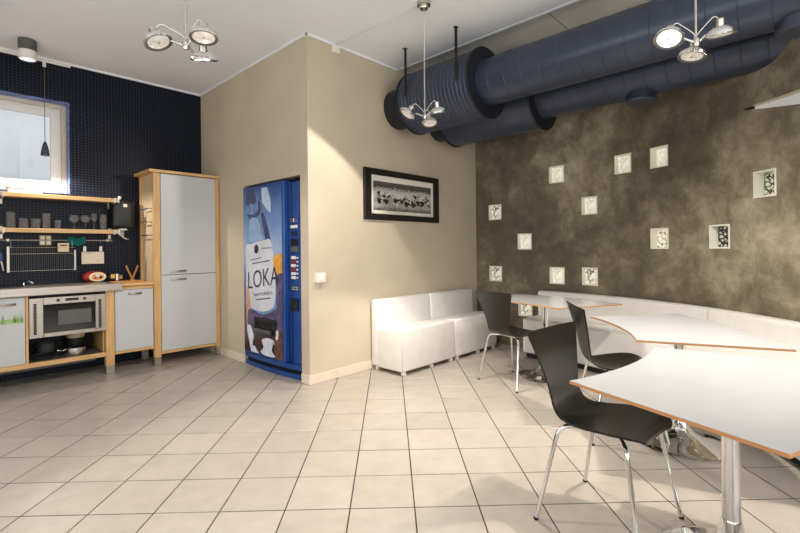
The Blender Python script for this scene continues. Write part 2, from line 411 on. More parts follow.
struct(obj('wall_right_return', B(pe.x, pe.x+0.15, Y0, pe.y+0.02, 0, ZC+0.07), 'concrete'))

# skirting tiles
def skirting(name, x0, y0, dx, dy, n, first=0.30, h=0.085, t=0.009):
    root = struct(link(bpy.data.objects.new(name, None)))
    pos = 0.0
    for ln in n:
        a = Vector((x0+dx*(pos+0.001), y0+dy*(pos+0.001))); b = Vector((x0+dx*(pos+ln-0.001), y0+dy*(pos+ln-0.001)))
        nx, ny = (0, -1) if dx else (-1, 0)
        xs = sorted((a.x, b.x)) if dx else [x0-t, x0]; ys = sorted((a.y, b.y)) if dy else [y0-t, y0]
        obj('skirting_tile', B(xs[0], xs[1], ys[0], ys[1], 0.001, h, 0.0015, 1), 'skirt', root); pos += ln
    return root
skirting('baseboard_right', XV-0.009, YB, 1, 0, [0.305, 0.40, 0.30, 0.30, 0.30, 0.30, 0.30, 0.30])
skirting('baseboard_left', XV, NY1, 0, 1, [0.20, 0.20, 0.20, 0.20, 0.27])
skirting('baseboard_niche', XV, YB, 0, 1, [NY0-YB])

# window
def window():
    r = struct(link(bpy.data.objects.new('window_1', None)))
    yf = YK+0.125
    def ring(x0, x1, z0, z1, w, y0, y1, bv=0.004):
        b = bmesh.new(); box(b, x0, x0+w, y0, y1, z0, z1, bv); box(b, x1-w, x1, y0, y1, z0, z1, bv)
        box(b, x0+w, x1-w, y0, y1, z0, z0+w, bv); box(b, x0+w, x1-w, y0, y1, z1-w, z1, bv); return b
    obj('window_frame', ring(WX0, WX1, WZ0, WZ1, 0.045, yf, yf+0.07), 'wframe', r)
    obj('window_sash', ring(WX0+0.047, WX1-0.047, WZ0+0.047, WZ1-0.047, 0.085, yf+0.015, yf+0.065), 'winner', r)
    obj('pane', B(WX0+0.13, WX1-0.13, yf+0.035, yf+0.04, WZ0+0.13, WZ1-0.13), 'pane', r)
window()
M['mosaic_sky_tint'] = mosaic('sky_tinted_mosaic', (62, 78, 116), (120, 134, 164))  # reveal tiles: reflected sky painted in as a lighter blue
rv = bmesh.new(); e_ = 0.006
box(rv, WX1-e_, WX1+0.001, YK-0.003, YK+0.124, WZ0, WZ1); box(rv, WX0-0.001, WX0+e_, YK-0.003, YK+0.124, WZ0, WZ1)
box(rv, WX0+e_, WX1-e_, YK-0.003, YK+0.124, WZ1-e_, WZ1+0.001); box(rv, WX0+e_, WX1-e_, YK-0.003, YK+0.124, WZ0-0.001, WZ0+e_)
struct(obj('trim_5', rv, 'mosaic_sky_tint'))
# white building across the yard
fb = thing('neighbouring_building', 'pale neighbouring building seen through the kitchen window', 'building', (0.6, 8.3, 0))
obj('wall', B(-5, 4, 0, 0.3, -1, 3.35), 'facade', fb)
obj('upper_storey', B(-5, 4, -0.05, 0.3, 3.35, 8), 'facade_c', fb)
obj('stair_parapet', B(0.25, 4, -0.5, -0.42, -1, 3.0), 'facade', fb)
obj('ledge', B(-5, 4, -0.12, -0.05, 3.33, 3.39), 'winner', fb)
obj('window', B(-1.35, -0.75, -0.02, 0.01, 1.6, 2.6), 'grey', fb)

# glass blocks in the concrete wall
BLAB = {0: 'glass block patterned black and cream, up beside the beige wall corner', 1: 'cream glass block left of centre, between upper and lower rows near the corner',
        2: 'black-speckled cream glass block low beside the corner, behind the chair at the corner bench', 3: 'pale glass block high under the silencer of the lower duct',
        4: 'plain cream glass block just above the far end of the curved bench', 5: 'cream glass block alone in the middle row above the curved bench',
        6: 'cream glass block with black flecks just above the bench back, next to a plain one', 7: 'pale glass block high on the wall, below the capped outlet of the duct',
        8: 'yellowish pale glass block, highest of all in the concrete wall', 9: 'cream glass block crossed by dark branching lines, beside the black one',
        10: 'mostly black glass block with a white reveal', 11: 'dark green patterned glass block below the sloped white slot', 12: 'glass block low down, seen under the farthest white table'}
BLAB[1] = 'pale blue-veined glass block in the middle of the wall near the corner'
for k, (s, z, kind) in enumerate(BL):
    p, n = wall_pt(s); ang = math.atan2(-n.y, -n.x)           # local +x points into the wall
    t = thing('glass_block', BLAB[k], 'glass block', (p.x, p.y, z), ang, 'glass blocks set in the concrete wall')
    fr = bmesh.new(); d0, d1, wv = -0.004, 0.10, 0.012; a, b = BW-0.001, BH-0.001
    box(fr, d0, d1, -a, -a+wv, -b, b); box(fr, d0, d1, a-wv, a, -b, b); box(fr, d0, d1, -a+wv, a-wv, -b, -b+wv); box(fr, d0, d1, -a+wv, a-wv, b-wv, b)
    obj('reveal', fr, 'reveal', t)
    dp = 0.045 if s < 1.2 else 0.07
    obj('pane', B(dp, dp+0.02, -a+wv, a-wv, -b+wv, b-wv, 0.003), {'w': 'blk_white', 'p': 'blk_pat', 'd': 'blk_dark', 'g': 'blk_green'}[kind], t)

# wedge-shaped slot high on the curved wall
def wedge():
    t = thing('wall_slot', 'white wedge-shaped slot with a beige upper edge high in the curved concrete wall', 'wall slot')
    def strip(off, z0f, z1f, m, nm, s0, s1):
        b = bmesh.new(); n = 12; rows = []
        for i in range(n+1):
            s = s0+(s1-s0)*i/n; f = (s-2.16)/(2.6-2.16)
            p, nn = wall_pt(s, off); q, _ = wall_pt(s, 0.0005)
            rows.append([b.verts.new((p.x, p.y, z0f(f))), b.verts.new((p.x, p.y, z1f(f))), b.verts.new((q.x, q.y, z1f(f))), b.verts.new((q.x, q.y, z0f(f)))])
        for r0, r1 in zip(rows, rows[1:]):
            for k in range(4): b.faces.new((r0[k], r0[(k+1) % 4], r1[(k+1) % 4], r1[k]))
        b.faces.new(rows[0]); b.faces.new(rows[-1][::-1]); return obj(nm, b, m, t)
    lo = lambda f: 2.207-0.092*f; hi = lambda f: 2.209-0.020*f
    strip(0.012, lo, lambda f: hi(f)-0.002, 'facade', 'soffit_panel', 2.24, 3.2)
    strip(0.02, lambda f: hi(f)-0.002, lambda f: hi(f)+0.012+0.006*f, 'beige', 'edge_trim', 2.26, 3.2)
    strip(0.016, lambda f: lo(f)+0.001, lambda f: hi(f)+0.006, 'blackm', 'dark_tip', 2.165, 2.26)  # black strip at the narrow end of the wedge
wedge()

# ------------------------------------------------------------------ ventilation ducts
def ringed(r, y0, y1, step, h=0.0025, wdt=0.004):
    # profile along the axis with raised seams
    pr = [(r, 0.0)]; ln = y1-y0; p = step
    while p < ln-0.03:
        pr += [(r, p-wdt), (r+h, p-wdt*0.4), (r+h, p+wdt*0.4), (r, p+wdt)]; p += step
    pr.append((r, ln)); return pr
def duct(label, x, z, s0, s1, end, stub_y, stub_r, hang, rib):
    t = thing('ventilation_duct', label, 'duct', (x, 0, z))
    U = lambda y: along((0, y, 0), (0, 1, 0))
    obj('pipe', L(ringed(0.2, end, s0+0.02, 0.155), 48, U(end)), 'duct', t, auto=30)
    sil = obj('silencer', L(ringed(0.296, s0, s1, rib, 0.006, 0.012), 56, U(s0)), 'duct', t, auto=30)
    obj('flange', L([(0.205, -0.014), (0.315, -0.014), (0.315, 0.002), (0.205, 0.002)], 56, U(s0), cap=False), 'duct_dark', sil, auto=30)
    obj('flange', L([(0.205, 0.0), (0.306, 0.0), (0.306, 0.014), (0.205, 0.014)], 56, U(s1-0.002), cap=False), 'duct_dark', sil, auto=30)
    obj('end_collar', L(ringed(0.205, s1+0.01, YB-0.004, 0.12), 48, U(s1+0.01)), 'duct_dark', t, auto=30)
    for y in stub_y:
        st = obj('outlet_collar', L([(stub_r, 0.0), (stub_r, -0.06), (stub_r+0.006, -0.062), (stub_r+0.006, -0.072), (stub_r-0.004, -0.086)], 32, Matrix.Translation((0, y, -0.165))), 'duct', t, auto=30)
    for y in hang:
        b = B(-0.306, -0.302, y-0.014, y+0.014, -0.02, ZC-z-0.001)
        h = obj('hanger_strap', b, 'black', t)
        hb = bmesh.new()
        k = 0.03
        while k < ZC-z-0.03:
            box(hb, -0.3085, -0.306, y-0.005, y+0.005, k, k+0.012); k += 0.03
        obj('strap_slots', hb, 'blackm', h)
        obj('strap_foot', B(-0.325, -0.285, y-0.016, y+0.016, ZC-z-0.005, ZC-z-0.0005), 'black', h)
    return t
duct('large navy spiral duct with ribbed silencer hung from the ceiling on straps', 3.455, 2.672, 2.21, 3.04, -0.55, [0.12], 0.10, [2.915, 2.318], 0.043)
duct('lower-looking navy spiral duct running behind the strapped one, close to the concrete wall', 4.15, 2.66, 2.02, 3.08, -0.02, [1.14], 0.115, [], 0.35)

# ------------------------------------------------------------------ pendant lamps
def pendant(loc, zhub, label, dirs, lit, powers):
    t = thing('pendant_lamp', label, 'pendant lamp', (loc[0], loc[1], zhub))
    top = ZC-zhub
    obj('canopy', L([(0.0, top-0.055), (0.03, top-0.055), (0.036, top-0.045), (0.036, top-0.03), (0.052, top-0.028), (0.055, top-0.001), (0.0, top-0.001)], 28, cap=False), 'satin', t, auto=35)
    obj('cord', T([(0, 0, 0.42), (0.002, 0, 0.6), (0, 0, top-0.05)], 0.0028, 8), 'plastic_w', t, smooth=True)
    obj('rod', T([(0, 0, 0.0), (0, 0, 0.43)], 0.006, 12), 'satin', t, auto=40)
    obj('hub', L([(0.0, -0.022), (0.012, -0.022), (0.016, -0.012), (0.016, 0.012), (0.009, 0.02), (0.0, 0.02)], 20, cap=False), 'satin', t, auto=35)
    offs = [(-rt*0.135 + fw*0.0, 0.022), (rt*0.10 - fw*0.03, 0.028), (rt*0.045 + fw*0.10, -0.022)]
    for i, ((o, dz), d) in enumerate(zip(offs, dirs)):
        d = d.normalized(); c = o + up*dz
        A = along(c, d)
        hd = obj('lamp_head', L([(0.0, -0.032), (0.022, -0.032), (0.038, -0.028), (0.058, -0.013), (0.067, -0.002), (0.067, 0.010), (0.063, 0.013), (0.059, 0.006), (0.0, 0.004)], 32, A, cap=False), 'chrome', t, auto=40)
        obj('bezel', L([(0.054, 0.007), (0.060, 0.0125), (0.064, 0.0135), (0.064, 0.011), (0.055, 0.006)], 32, A, cap=False), 'grey', hd, auto=40)
        obj('reflector_lens', L([(0.0, 0.0065), (0.030, 0.0065), (0.050, 0.009), (0.0505, 0.0055), (0.0, 0.0045)], 28, A, cap=False), 'lens_hot' if lit[i] else 'lens', hd, auto=40)
        obj('cap', L([(0.0, 0.0068), (0.007, 0.0068), (0.007, 0.012), (0.0, 0.013)], 14, A, cap=False), 'chrome', hd, auto=40)
        obj('socket', L([(0.016, -0.068), (0.020, -0.064), (0.020, -0.026)], 16, A), 'satin', hd, auto=40)
        e = c - o.normalized()*0.064 + d*0.0
        obj('arm', T([o.normalized()*0.012, e], 0.0055, 10), 'satin', t, auto=40)
        sk = A @ Vector((0, 0, -0.060))
        mid = (sk*0.55) + up*0.045
        obj('wire', T(smooth_path([sk, sk + (mid-sk)*0.5 + up*0.02, mid, Vector((0, 0, 0.045)) + o*0.12, Vector((0, 0, 0.02))], 6), 0.0022, 6), 'plastic_w', t, smooth=True)
        if powers[i]:
            spot(Vector((loc[0], loc[1], zhub)) + c + d*0.03, Vector((loc[0], loc[1], zhub)) + c + d, *powers[i])
    return t
pendant((0.866, 2.254), 2.2, 'chrome three-spot pendant lamp hanging over open floor facing the kitchen units', [rt*0.40-fw*0.05-up*0.9, -fw*0.10+rt*0.08-up*0.95, fw*0.45-rt*0.1-up], (0, 0, 0), ((34, 100, 0.4), (26, 100, 0.4), (60, 120, 0.5)))
pendant((2.66, 2.26), 2.225, 'chrome three-spot pendant lamp hanging in front of the ribbed silencer', [Vector((-0.45, 0.35, -0.82)), rt*0.15+fw*0.2-up, rt*0.1-fw*0.2-up], (0, 0, 0), ((40, 136, 0.10), (36, 80, 0.3), (85, 100, 0.15)))
pendant((2.646, 0.472), 2.215, 'chrome three-spot pendant lamp with a glaring bulb, above the white tables', [-rt*0.3-fw*0.30-up*0.85, rt*0.12+fw*0.18-up, -rt*0.18-up], (1, 0, 0), ((14, 100, 0.4), (125, 130, 0.8), (24, 80, 0.25)))

# lamp cord along the ceiling and its junction box on the picture wall
t = thing('junction_box', 'small white cable junction box at the top of the beige wall', 'junction box', (2.617, YB, ZC-0.09))
obj('box_body', B(-0.035, 0.035, -0.045, -0.001, 0.0, 0.07, 0.006), 'plastic_w', t)
obj('lid', B(-0.028, 0.028, -0.05, -0.045, 0.008, 0.062, 0.002), 'plastic_w', t)
tag(obj('ceiling_cable', T([(2.617, YB-0.03, ZC-0.022), (2.62, YB-0.06, ZC-0.008), (2.635, 2.9, ZC-0.008), (2.66, 2.34, ZC-0.008)], 0.004, 8), 'ceiling2', smooth=True), 'thin grey cable running across the ceiling from junction box to pendant', 'cable')

# kitchen ceiling spot and low-voltage rail with its little pendant
t = thing('ceiling_spotlight', 'grey cylindrical ceiling spotlight with frosted glass, above the kitchen window', 'ceiling light', (0.618, 5.205, ZC))
obj('housing', L([(0.066, -0.10), (0.068, -0.098), (0.068, -0.001)], 32), 'grey', t, auto=40)
g = obj('glass_ring', L([(0.060, -0.175), (0.067, -0.168), (0.067, -0.10)], 32), 'plastic_w', t, auto=40)
obj('diffuser', L([(0.0, -0.18), (0.045, -0.1785), (0.058, -0.174)], 32), 'glow', g, auto=40)
t = thing('light_rail', 'slim white light rail fixed just below the ceiling over the kitchen window', 'light rail', (0, 5.3, 2.99))
obj('rail', T([(-1.6, 0, 0), (0.95, 0, 0)], 0.011, 10), 'plastic_w', t, auto=40)
for x in (-0.9, 0.60): obj('bracket', T([(x, 0, 0.005), (x, 0, ZC-2.99-0.001)], 0.006, 8), 'plastic_w', t, auto=40)
t = thing('mini_pendant', 'small dark blue cone pendant hanging from the light rail before the window', 'pendant lamp', (0.75, 5.3, 2.10))
obj('shade', L([(0.033, 0.0), (0.034, 0.004), (0.031, 0.045), (0.022, 0.09), (0.012, 0.125), (0.004, 0.135)], 24), 'shade_navy', t, auto=40)
obj('cord', T([(0, 0, 0.13), (0, 0, 0.84)], 0.003, 6), 'grey', t, smooth=True)
spot((0.75, 5.3, 2.09), (0.75, 5.3, 0), 38, 150, 0.3, size=0.012)
obj('clip', L([(0.014, 0.835), (0.014, 0.905), (0.006, 0.91)], 14), 'plastic_w', t, auto=40)

# ------------------------------------------------------------------ seating
def rounded_box(x0, x1, y0, y1, z0, z1, r, seg=4):
    return B(x0, x1, y0, y1, z0, z1, bev=r, seg=seg)
def bench(x0, x1, label):
    t = thing('bench_module', label, 'bench', (x0, YB-0.012, 0), 0, 'straight bench modules along the beige wall')
    wdt = x1-x0-0.006
    b = rounded_box(0, wdt, -0.43, -0.085, 0.035, 0.425, 0.022)
    for v in b.verts:                                   # seat rises slightly towards the front
        if v.co.z > 0.3: v.co.z += 0.012*(-(v.co.y+0.25))/0.2
    seat = obj('seat_block', b, 'leather', t, auto=60)
    bb = rounded_box(0, wdt, -0.115, 0.0, 0.04, 0.695, 0.025)
    for v in bb.verts:
        if v.co.z > 0.42 and v.co.y < -0.06: v.co.y += 0.03*(v.co.z-0.42)/0.27
    obj('backrest', bb, 'leather', t, auto=60)
    obj('piping', T(fillet([(0.004, -0.428, 0.05), (0.004, -0.428, 0.405), (0.004, -0.12, 0.40)], 0.03), 0.0035, 6), 'leather', seat, smooth=True)
    for x in (0.05, wdt*0.55, wdt-0.05):
        for y in (-0.40, -0.05):
            obj('foot', B(x-0.018, x+0.018, y-0.018, y+0.018, 0.001, 0.036, 0.003), 'plastic_w', t)
    return t
bench(3.03, 3.86, 'white leatherette bench module under the framed photo, its end panel showing')
bench(3.86, 4.69, 'white leatherette bench module in the corner, partly behind a black chair')

def sweep(prof, s0, s1, n, endround=0.0):
    b = bmesh.new(); rows = []
    for i in range(n+1):
        s = s0+(s1-s0)*i/n; row = []
        for off, z in prof:
            p, nn = wall_pt(s, off); row.append(b.verts.new((p.x, p.y, z)))
        rows.append(row)
    k = len(prof)
    for a, c in zip(rows, rows[1:]):
        for i in range(k): b.faces.new((a[i], a[(i+1) % k], c[(i+1) % k], c[i]))
    b.faces.new(rows[0]); b.faces.new(rows[-1][::-1])
    return b
def rrect(o0, o1, z0, z1, r, n=4):
    pts = []
    for cx_, cz_, a0 in ((o1-r, z1-r, 0), (o0+r, z1-r, 90), (o0+r, z0+r, 180), (o1-r, z0+r, 270)):
        for k in range(n+1):
            a = math.radians(a0+90*k/n); pts.append((cx_+r*math.cos(a), cz_+r*math.sin(a)))
    return pts
def curved_bench(s0, s1, label):
    p, _ = wall_pt((s0+s1)/2, 0.25)
    t = thing('curved_bench_module', label, 'bench', (0, 0, 0), 0, 'curved bench modules along the concrete wall')
    n = 22
    bk = sweep(rrect(0.012, 0.125, 0.06, 0.70, 0.028), s0, s1, n)
    for v in bk.verts:                                   # rounded upper ends
        pass
    obj('backrest', bk, 'leather', t, auto=50)
    obj('seat_block', sweep(rrect(0.10, 0.47, 0.055, 0.425, 0.024), s0, s1, n), 'leather', t, auto=50)
    obj('plinth', sweep(rrect(0.05, 0.43, 0.001, 0.06, 0.004, 1), s0+0.02, s1-0.02, n), 'blackm', t)
    return t
curved_bench(0.045, 1.935, 'long curved white leatherette bench module behind the tables, with open end')
curved_bench(1.943, 3.45, 'curved white leatherette bench module beyond the seam, running on behind the near tables')

# ------------------------------------------------------------------ tables
RI, RO_, TZ = 1.56, 2.215, 0.715
def table(nx, ny, ang, px_, py_, label):
    a = math.radians(ang); t = thing('curved_table', label, 'table', (0, 0, 0), 0, 'curved white tables')
    R = Matrix.Rotation(a, 4, 'Z'); c = R @ Vector((px_, py_, 0))
    t.location = (nx+c.x, ny+c.y, 0); t.rotation_euler = (0, 0, a)
    poly = []
    n = 20
    for i in range(n+1):
        q = math.radians(30*i/n); poly.append((RO_*math.cos(q)-RI-px_, RO_*math.sin(q)-py_))
    for i in range(n, -1, -1):
        q = math.radians(30*i/n); poly.append((RI*math.cos(q)-RI-px_, RI*math.sin(q)-py_))
    top = obj('table_top', prism(bmesh.new(), poly, TZ-0.011, TZ, 0, 1), ['white_lam', 'ply'], t)
    obj('mounting_plate', L([(0.11, TZ-0.024), (0.11, TZ-0.0135)], 24), 'satin', t, auto=40)
    obj('column', L([(0.030, 0.12), (0.030, TZ-0.023)], 32), 'chrome', t, auto=40)
    obj('trumpet_base', L([(0.252, 0.001), (0.256, 0.005), (0.248, 0.010), (0.225, 0.017), (0.17, 0.028), (0.115, 0.045), (0.075, 0.072), (0.052, 0.105), (0.040, 0.145), (0.034, 0.18), (0.0305, 0.19)], 48), 'chrome', t, auto=50)
    return t
table(1.597, 0.683, -110.3, 0.235, 0.56, 'white curved table with plywood edge, the one with the chrome column in full view')
table(2.518, 0.723, -68.7, 0.29, 0.585, 'middle white curved table with plywood edge, standing between the other two')
table(3.424, 1.552, -26.6, 0.32, 0.57, 'white curved table with plywood edge in the corner, close to a low glass block')

# ------------------------------------------------------------------ chairs
def chair_shell():
    prof = [(0.203, 0.428), (0.195, 0.441), (0.16, 0.451), (0.10, 0.452), (0.0, 0.444), (-0.08, 0.437), (-0.135, 0.442), (-0.175, 0.465), (-0.196, 0.505), (-0.207, 0.56), (-0.220, 0.63), (-0.235, 0.70), (-0.251, 0.768), (-0.263, 0.818)]
    P = smooth_path([(0, y, z) for y, z in prof], 4)
    n = len(P); b = bmesh.new(); m = 14; th = 0.010
    def half(k):
        t = k/(n-1)*(len(prof)-1)
        W = [0.125, 0.165, 0.199, 0.214, 0.206, 0.184, 0.158, 0.138, 0.128, 0.134, 0.154, 0.180, 0.206, 0.228]
        i = min(int(t), len(W)-2); f = t-i; return W[i]*(1-f)+W[i+1]*f
    up_, lo_ = [], []
    for k, p in enumerate(P):
        d = (P[min(k+1, n-1)]-P[max(k-1, 0)]).normalized(); nn = Vector((1, 0, 0)).cross(d).normalized()
        if nn.z < 0 and k < n*0.5: nn = -nn
        if k >= n*0.5 and nn.y < 0: nn = -nn
        w_ = half(k); ra, rb_ = [], []
        for i in range(m+1):
            u = -1+2*i/m
            dish = 0.012*(u*u) * (1 if k < n*0.45 else 0.7)
            q = Vector((u*w_, p.y, p.z)) + nn*dish
            if k == n-1: q.z -= 0.003*u*u
            ra.append(b.verts.new(q)); rb_.append(b.verts.new(q-nn*th))
        up_.append(ra); lo_.append(rb_)
    for k in range(n-1):
        for i in range(m):
            b.faces.new((up_[k][i], up_[k][i+1], up_[k+1][i+1], up_[k+1][i])); b.faces.new((lo_[k][i], lo_[k+1][i], lo_[k+1][i+1], lo_[k][i+1]))
        for i in (0, m): b.faces.new((up_[k][i], up_[k+1][i], lo_[k+1][i], lo_[k][i]))
    for k in (0, n-1):
        for i in range(m): b.faces.new((up_[k][i], lo_[k][i], lo_[k][i+1], up_[k][i+1]))
    return b
def make_chair():
    t = thing('dining_chair', '', 'chair', (0, 0, 0), 0, 'black plywood chairs at the tables')
    obj('shell', chair_shell(), 'black_ply', t, auto=50)
    fr = bmesh.new()
    for sy in (1, -1): tube(fr, [(-0.10, sy*0.075, 0.419), (0.10, sy*0.075, 0.419)], 0.009, 10)
    obj('under_frame', fr, 'chrome', t, auto=40)
    obj('mounting_disc', L([(0.075, 0.424), (0.075, 0.4295)], 24), 'blackm', t)
    for sx in (-1, 1):
        for sy in (1, -1):
            y1, zt = (0.145, 0.415) if sy > 0 else (-0.135, 0.415)
            path = fillet([(sx*0.085, sy*0.075, 0.419), (sx*0.178, y1, 0.417), (sx*0.232, sy*0.215, 0.012)], 0.045, 7)
            lg = obj('leg', T(path, 0.0095, 12), 'chrome', t, auto=50)
            obj('foot_cap', L([(0.0098, 0.0005), (0.0104, 0.003), (0.0104, 0.012), (0.0098, 0.013)], 12, Matrix.Translation((sx*0.2335, sy*0.217, 0))), 'blackm', lg)
    return t
c1_ = make_chair()
def put(o, x, y, fx, fy, label):
    o.location = (x, y, 0); o.rotation_euler = (0, 0, math.atan2(fy, fx)-PI/2); o['label'] = label; o.name = 'dining_chair'
put(c1_, 2.055, 0.71, -0.07, -0.998, 'black plywood chair with chrome legs, seen in full beside the table with the visible column')
put(copy_tree(c1_), 3.075, 1.00, 0.58, -0.81, 'black plywood chair pushed to the middle table, mostly hidden behind another chair')
put(copy_tree(c1_), 3.60, 2.04, 0.97, -0.25, 'black plywood chair beside the white corner bench, its back turned to the room')

# ------------------------------------------------------------------ kitchen
YF = 5.075
def handle(parent, x0, x1, z, yf):
    b = bmesh.new(); n = 10; rows = []
    for i in range(n+1):
        f = i/n; x = x0+(x1-x0)*f; bow = 0.022*math.sin(PI*f)**0.5 if 0 < f < 1 else 0.0
        y = yf-0.002-bow
        rows.append([b.verts.new((x, y-0.004, z-0.008)), b.verts.new((x, y-0.004, z+0.008)), b.verts.new((x, y, z+0.008)), b.verts.new((x, y, z-0.008))])
    for a, c in zip(rows, rows[1:]):
        for k in range(4): b.faces.new((a[k], a[(k+1) % 4], c[(k+1) % 4], c[k]))
    b.faces.new(rows[0]); b.faces.new(rows[-1][::-1])
    h = obj('handle', b, 'pewter', parent, auto=40); h['label'] = 'satin nickel bow handle'; return h
def post(parent, x0, x1, y0, y1, z1, foot=0.085):
    obj('post', B(x0, x1, y0, y1, foot, z1, 0.003, 1), 'wood', parent)
    f = obj('steel_foot', B(x0+0.001, x1-0.001, y0+0.001, y1-0.001, 0.001, foot, 0.002, 1), 'steel', parent)
    return f
# tall cabinet
t = thing('tall_cabinet', 'tall two-door white cabinet with birch frame next to the beige wall', 'cabinet', (0, 0, 0))
TX0, TX1, TB = 1.605, 2.303, 5.53
for x0, x1 in ((TX0, TX0+0.068), (TX1-0.045, TX1)):
    post(t, x0, x1, YF, YF+0.045, 2.02); post(t, x0, x1, TB-0.045, TB, 2.02)
obj('top_board', B(TX0-0.045, TX1, YF-0.03, TB+0.02, 2.02, 2.05, 0.004), 'woodh', t)
obj('side_panel', B(TX0+0.02, TX0+0.035, YF+0.045, TB-0.045, 0.16, 2.02), 'ceramic', t)
obj('side_panel', B(TX1-0.035, TX1-0.02, YF+0.045, TB-0.045, 0.16, 2.02), 'wood', t)
obj('back_panel', B(TX0+0.035, TX1-0.035, TB-0.03, TB-0.02, 0.16, 2.02), 'wood', t)
obj('bottom_rail', B(TX0+0.068, TX1-0.045, YF+0.004, TB-0.05, 0.115, 0.142), 'woodh', t)
dx0, dx1 = TX0+0.072, TX1-0.047
d = obj('door', B(dx0, dx1, YF-0.002, YF+0.018, 0.948, 2.015, 0.002, 1), 'door_white', t); handle(d, 1.765, 1.93, 0.982, YF-0.002)
d = obj('door', B(dx0, dx1, YF-0.002, YF+0.018, 0.146, 0.942, 0.002, 1), 'door_white', t); handle(d, 1.765, 1.93, 0.895, YF-0.002)
for k, z in enumerate((1.64, 1.50, 1.36)):
    hk = obj('bottle_holder', B(TX0-0.035, TX0+0.018, 5.16, 5.17, z, z+0.012, 0.002, 1), 'satin', t)
    obj('bar', T([(TX0-0.032, 5.16, z+0.006), (TX0-0.032, 5.36, z+0.006)], 0.006, 8), 'chrome' if k else 'blue_cord', hk, auto=40)
    obj('bracket', B(TX0-0.035, TX0+0.018, 5.35, 5.36, z, z+0.012, 0.002, 1), 'satin', hk)
# narrow base cabinet beside it
t = thing('base_cabinet', 'narrow white base cabinet with birch posts between oven unit and tall cabinet', 'cabinet', (0, 0, 0))
post(t, 1.172, 1.246, YF, YF+0.06, 0.845)
obj('body', B(1.25, 1.598, YF+0.02, 5.55, 0.195, 0.845), 'plain', t)
d = obj('door', B(1.252, 1.596, YF-0.002, YF+0.018, 0.214, 0.815, 0.002, 1), 'door_white', t); handle(d, 1.365, 1.49, 0.775, YF-0.002)
obj('bottom_rail', B(1.248, 1.60, YF, YF+0.02, 0.188, 0.212), 'woodh', t)
obj('top_rail', B(1.248, 1.60, YF+0.002, YF+0.02, 0.82, 0.846), 'woodh', t)
tag(obj('wooden_worktop', B(1.262, 1.604, 5.05, 5.565, 0.852, 0.880, 0.004), 'woodh'), 'short birch worktop on the narrow base cabinet beside the tall cabinet', 'worktop')
# steel worktop
wb = bmesh.new(); box(wb, -1.2, 1.255, 5.035, 5.565, 0.853, 0.887, 0.004); 
t = thing('steel_worktop', 'brushed steel worktop with a deep front lip and dark sink', 'worktop', (0, 0, 0))
obj('top_plate', wb, 'steel', t)
obj('front_lip', B(-1.2, 1.31, 5.03, 5.045, 0.818, 0.886, 0.003), 'steel', t)
obj('sink_rim', B(-0.45, 0.58, 5.22, 5.50, 0.8875, 0.900, 0.005), 'dark_glass', t)
obj('tap', T(smooth_path([(0.60, 5.40, 0.888), (0.60, 5.40, 0.925), (0.63, 5.36, 0.93), (0.66, 5.34, 0.91)], 5), 0.008, 10), 'chrome', t, smooth=True)
# microwave oven unit
t = thing('oven_unit', 'open birch kitchen unit holding the microwave and pans', 'cabinet', (0, 0, 0))
obj('side_panel', B(0.572, 0.590, YF, 5.55, 0.20, 0.815), 'wood', t)
obj('side_panel', B(1.178-0.018, 1.170, YF+0.06, 5.55, 0.20, 0.815), 'wood', t)
obj('shelf', B(0.590, 1.158, YF+0.012, 5.55, 0.205, 0.222), 'grey', t)
obj('front_rail', B(-0.62, 1.171, YF-0.002, YF+0.012, 0.182, 0.224, 0.002, 1), 'woodh', t)
obj('top_rail', B(0.59, 1.17, YF+0.005, YF+0.03, 0.80, 0.815), 'blackm', t)
obj('back_panel', B(0.590, 1.158, 5.53, 5.545, 0.222, 0.80), 'blackm', t)
obj('under_tray', B(-0.4, 1.10, YF+0.05, 5.50, 0.150, 0.178, 0.008), 'grey', t)
post(t, -0.62, -0.55, YF+0.02, YF+0.08, 0.18)
t = thing('microwave_oven', 'built-in steel microwave oven with black glass door', 'microwave', (0, 0, 0))
obj('body', B(0.60, 1.145, YF+0.03, 5.48, 0.445, 0.79), 'blackm', t)
fr = bmesh.new()
x0, x1, z0, z1, yf = 0.594, 1.172, 0.437, 0.792, YF-0.008
box(fr, x0, x0+0.10, yf, yf+0.03, z0, z1, 0.003, 1); box(fr, x1-0.085, x1, yf, yf+0.03, z0, z1, 0.003, 1); box(fr, x0+0.10, x1-0.085, yf, yf+0.03, 0.728, z1, 0.002, 1)
trim = obj('front_trim', fr, 'steel', t)
for xa in (x0+0.03, x1-0.06):
    b = bmesh.new()
    for k in range(22): box(b, xa, xa+0.022, yf-0.0025, yf-0.0005, 0.47+k*0.0125, 0.4805+k*0.0125)
    obj('vent_slats', b, 'blackm', trim)
dr = obj('door_glass', B(x0+0.10, x1-0.085, yf+0.004, yf+0.03, 0.475, 0.728, 0.003, 1), 'dark_glass', t)
obj('door_window', B(0.80, 1.055, yf+0.002, yf+0.005, 0.535, 0.665, 0.001, 1), 'grey', dr)
obj('door_sill', B(x0+0.10, x1-0.085, yf-0.003, yf+0.03, 0.437, 0.475, 0.003, 1), 'steel', t)
for xx in (0.80, 1.00):
    obj('control_knob', L([(0.012, 0.0), (0.012, 0.012), (0.010, 0.014)], 16, along((xx, yf, 0.762), (0, -1, 0))), 'black', t, auto=40)
obj('display', B(0.855, 0.955, yf-0.002, yf, 0.750, 0.774), 'dark_glass', t)
for k in range(5): obj('button', B(0.86+0.019*k, 0.872+0.019*k, yf-0.004, yf-0.002, 0.755, 0.764), 'grey', t)
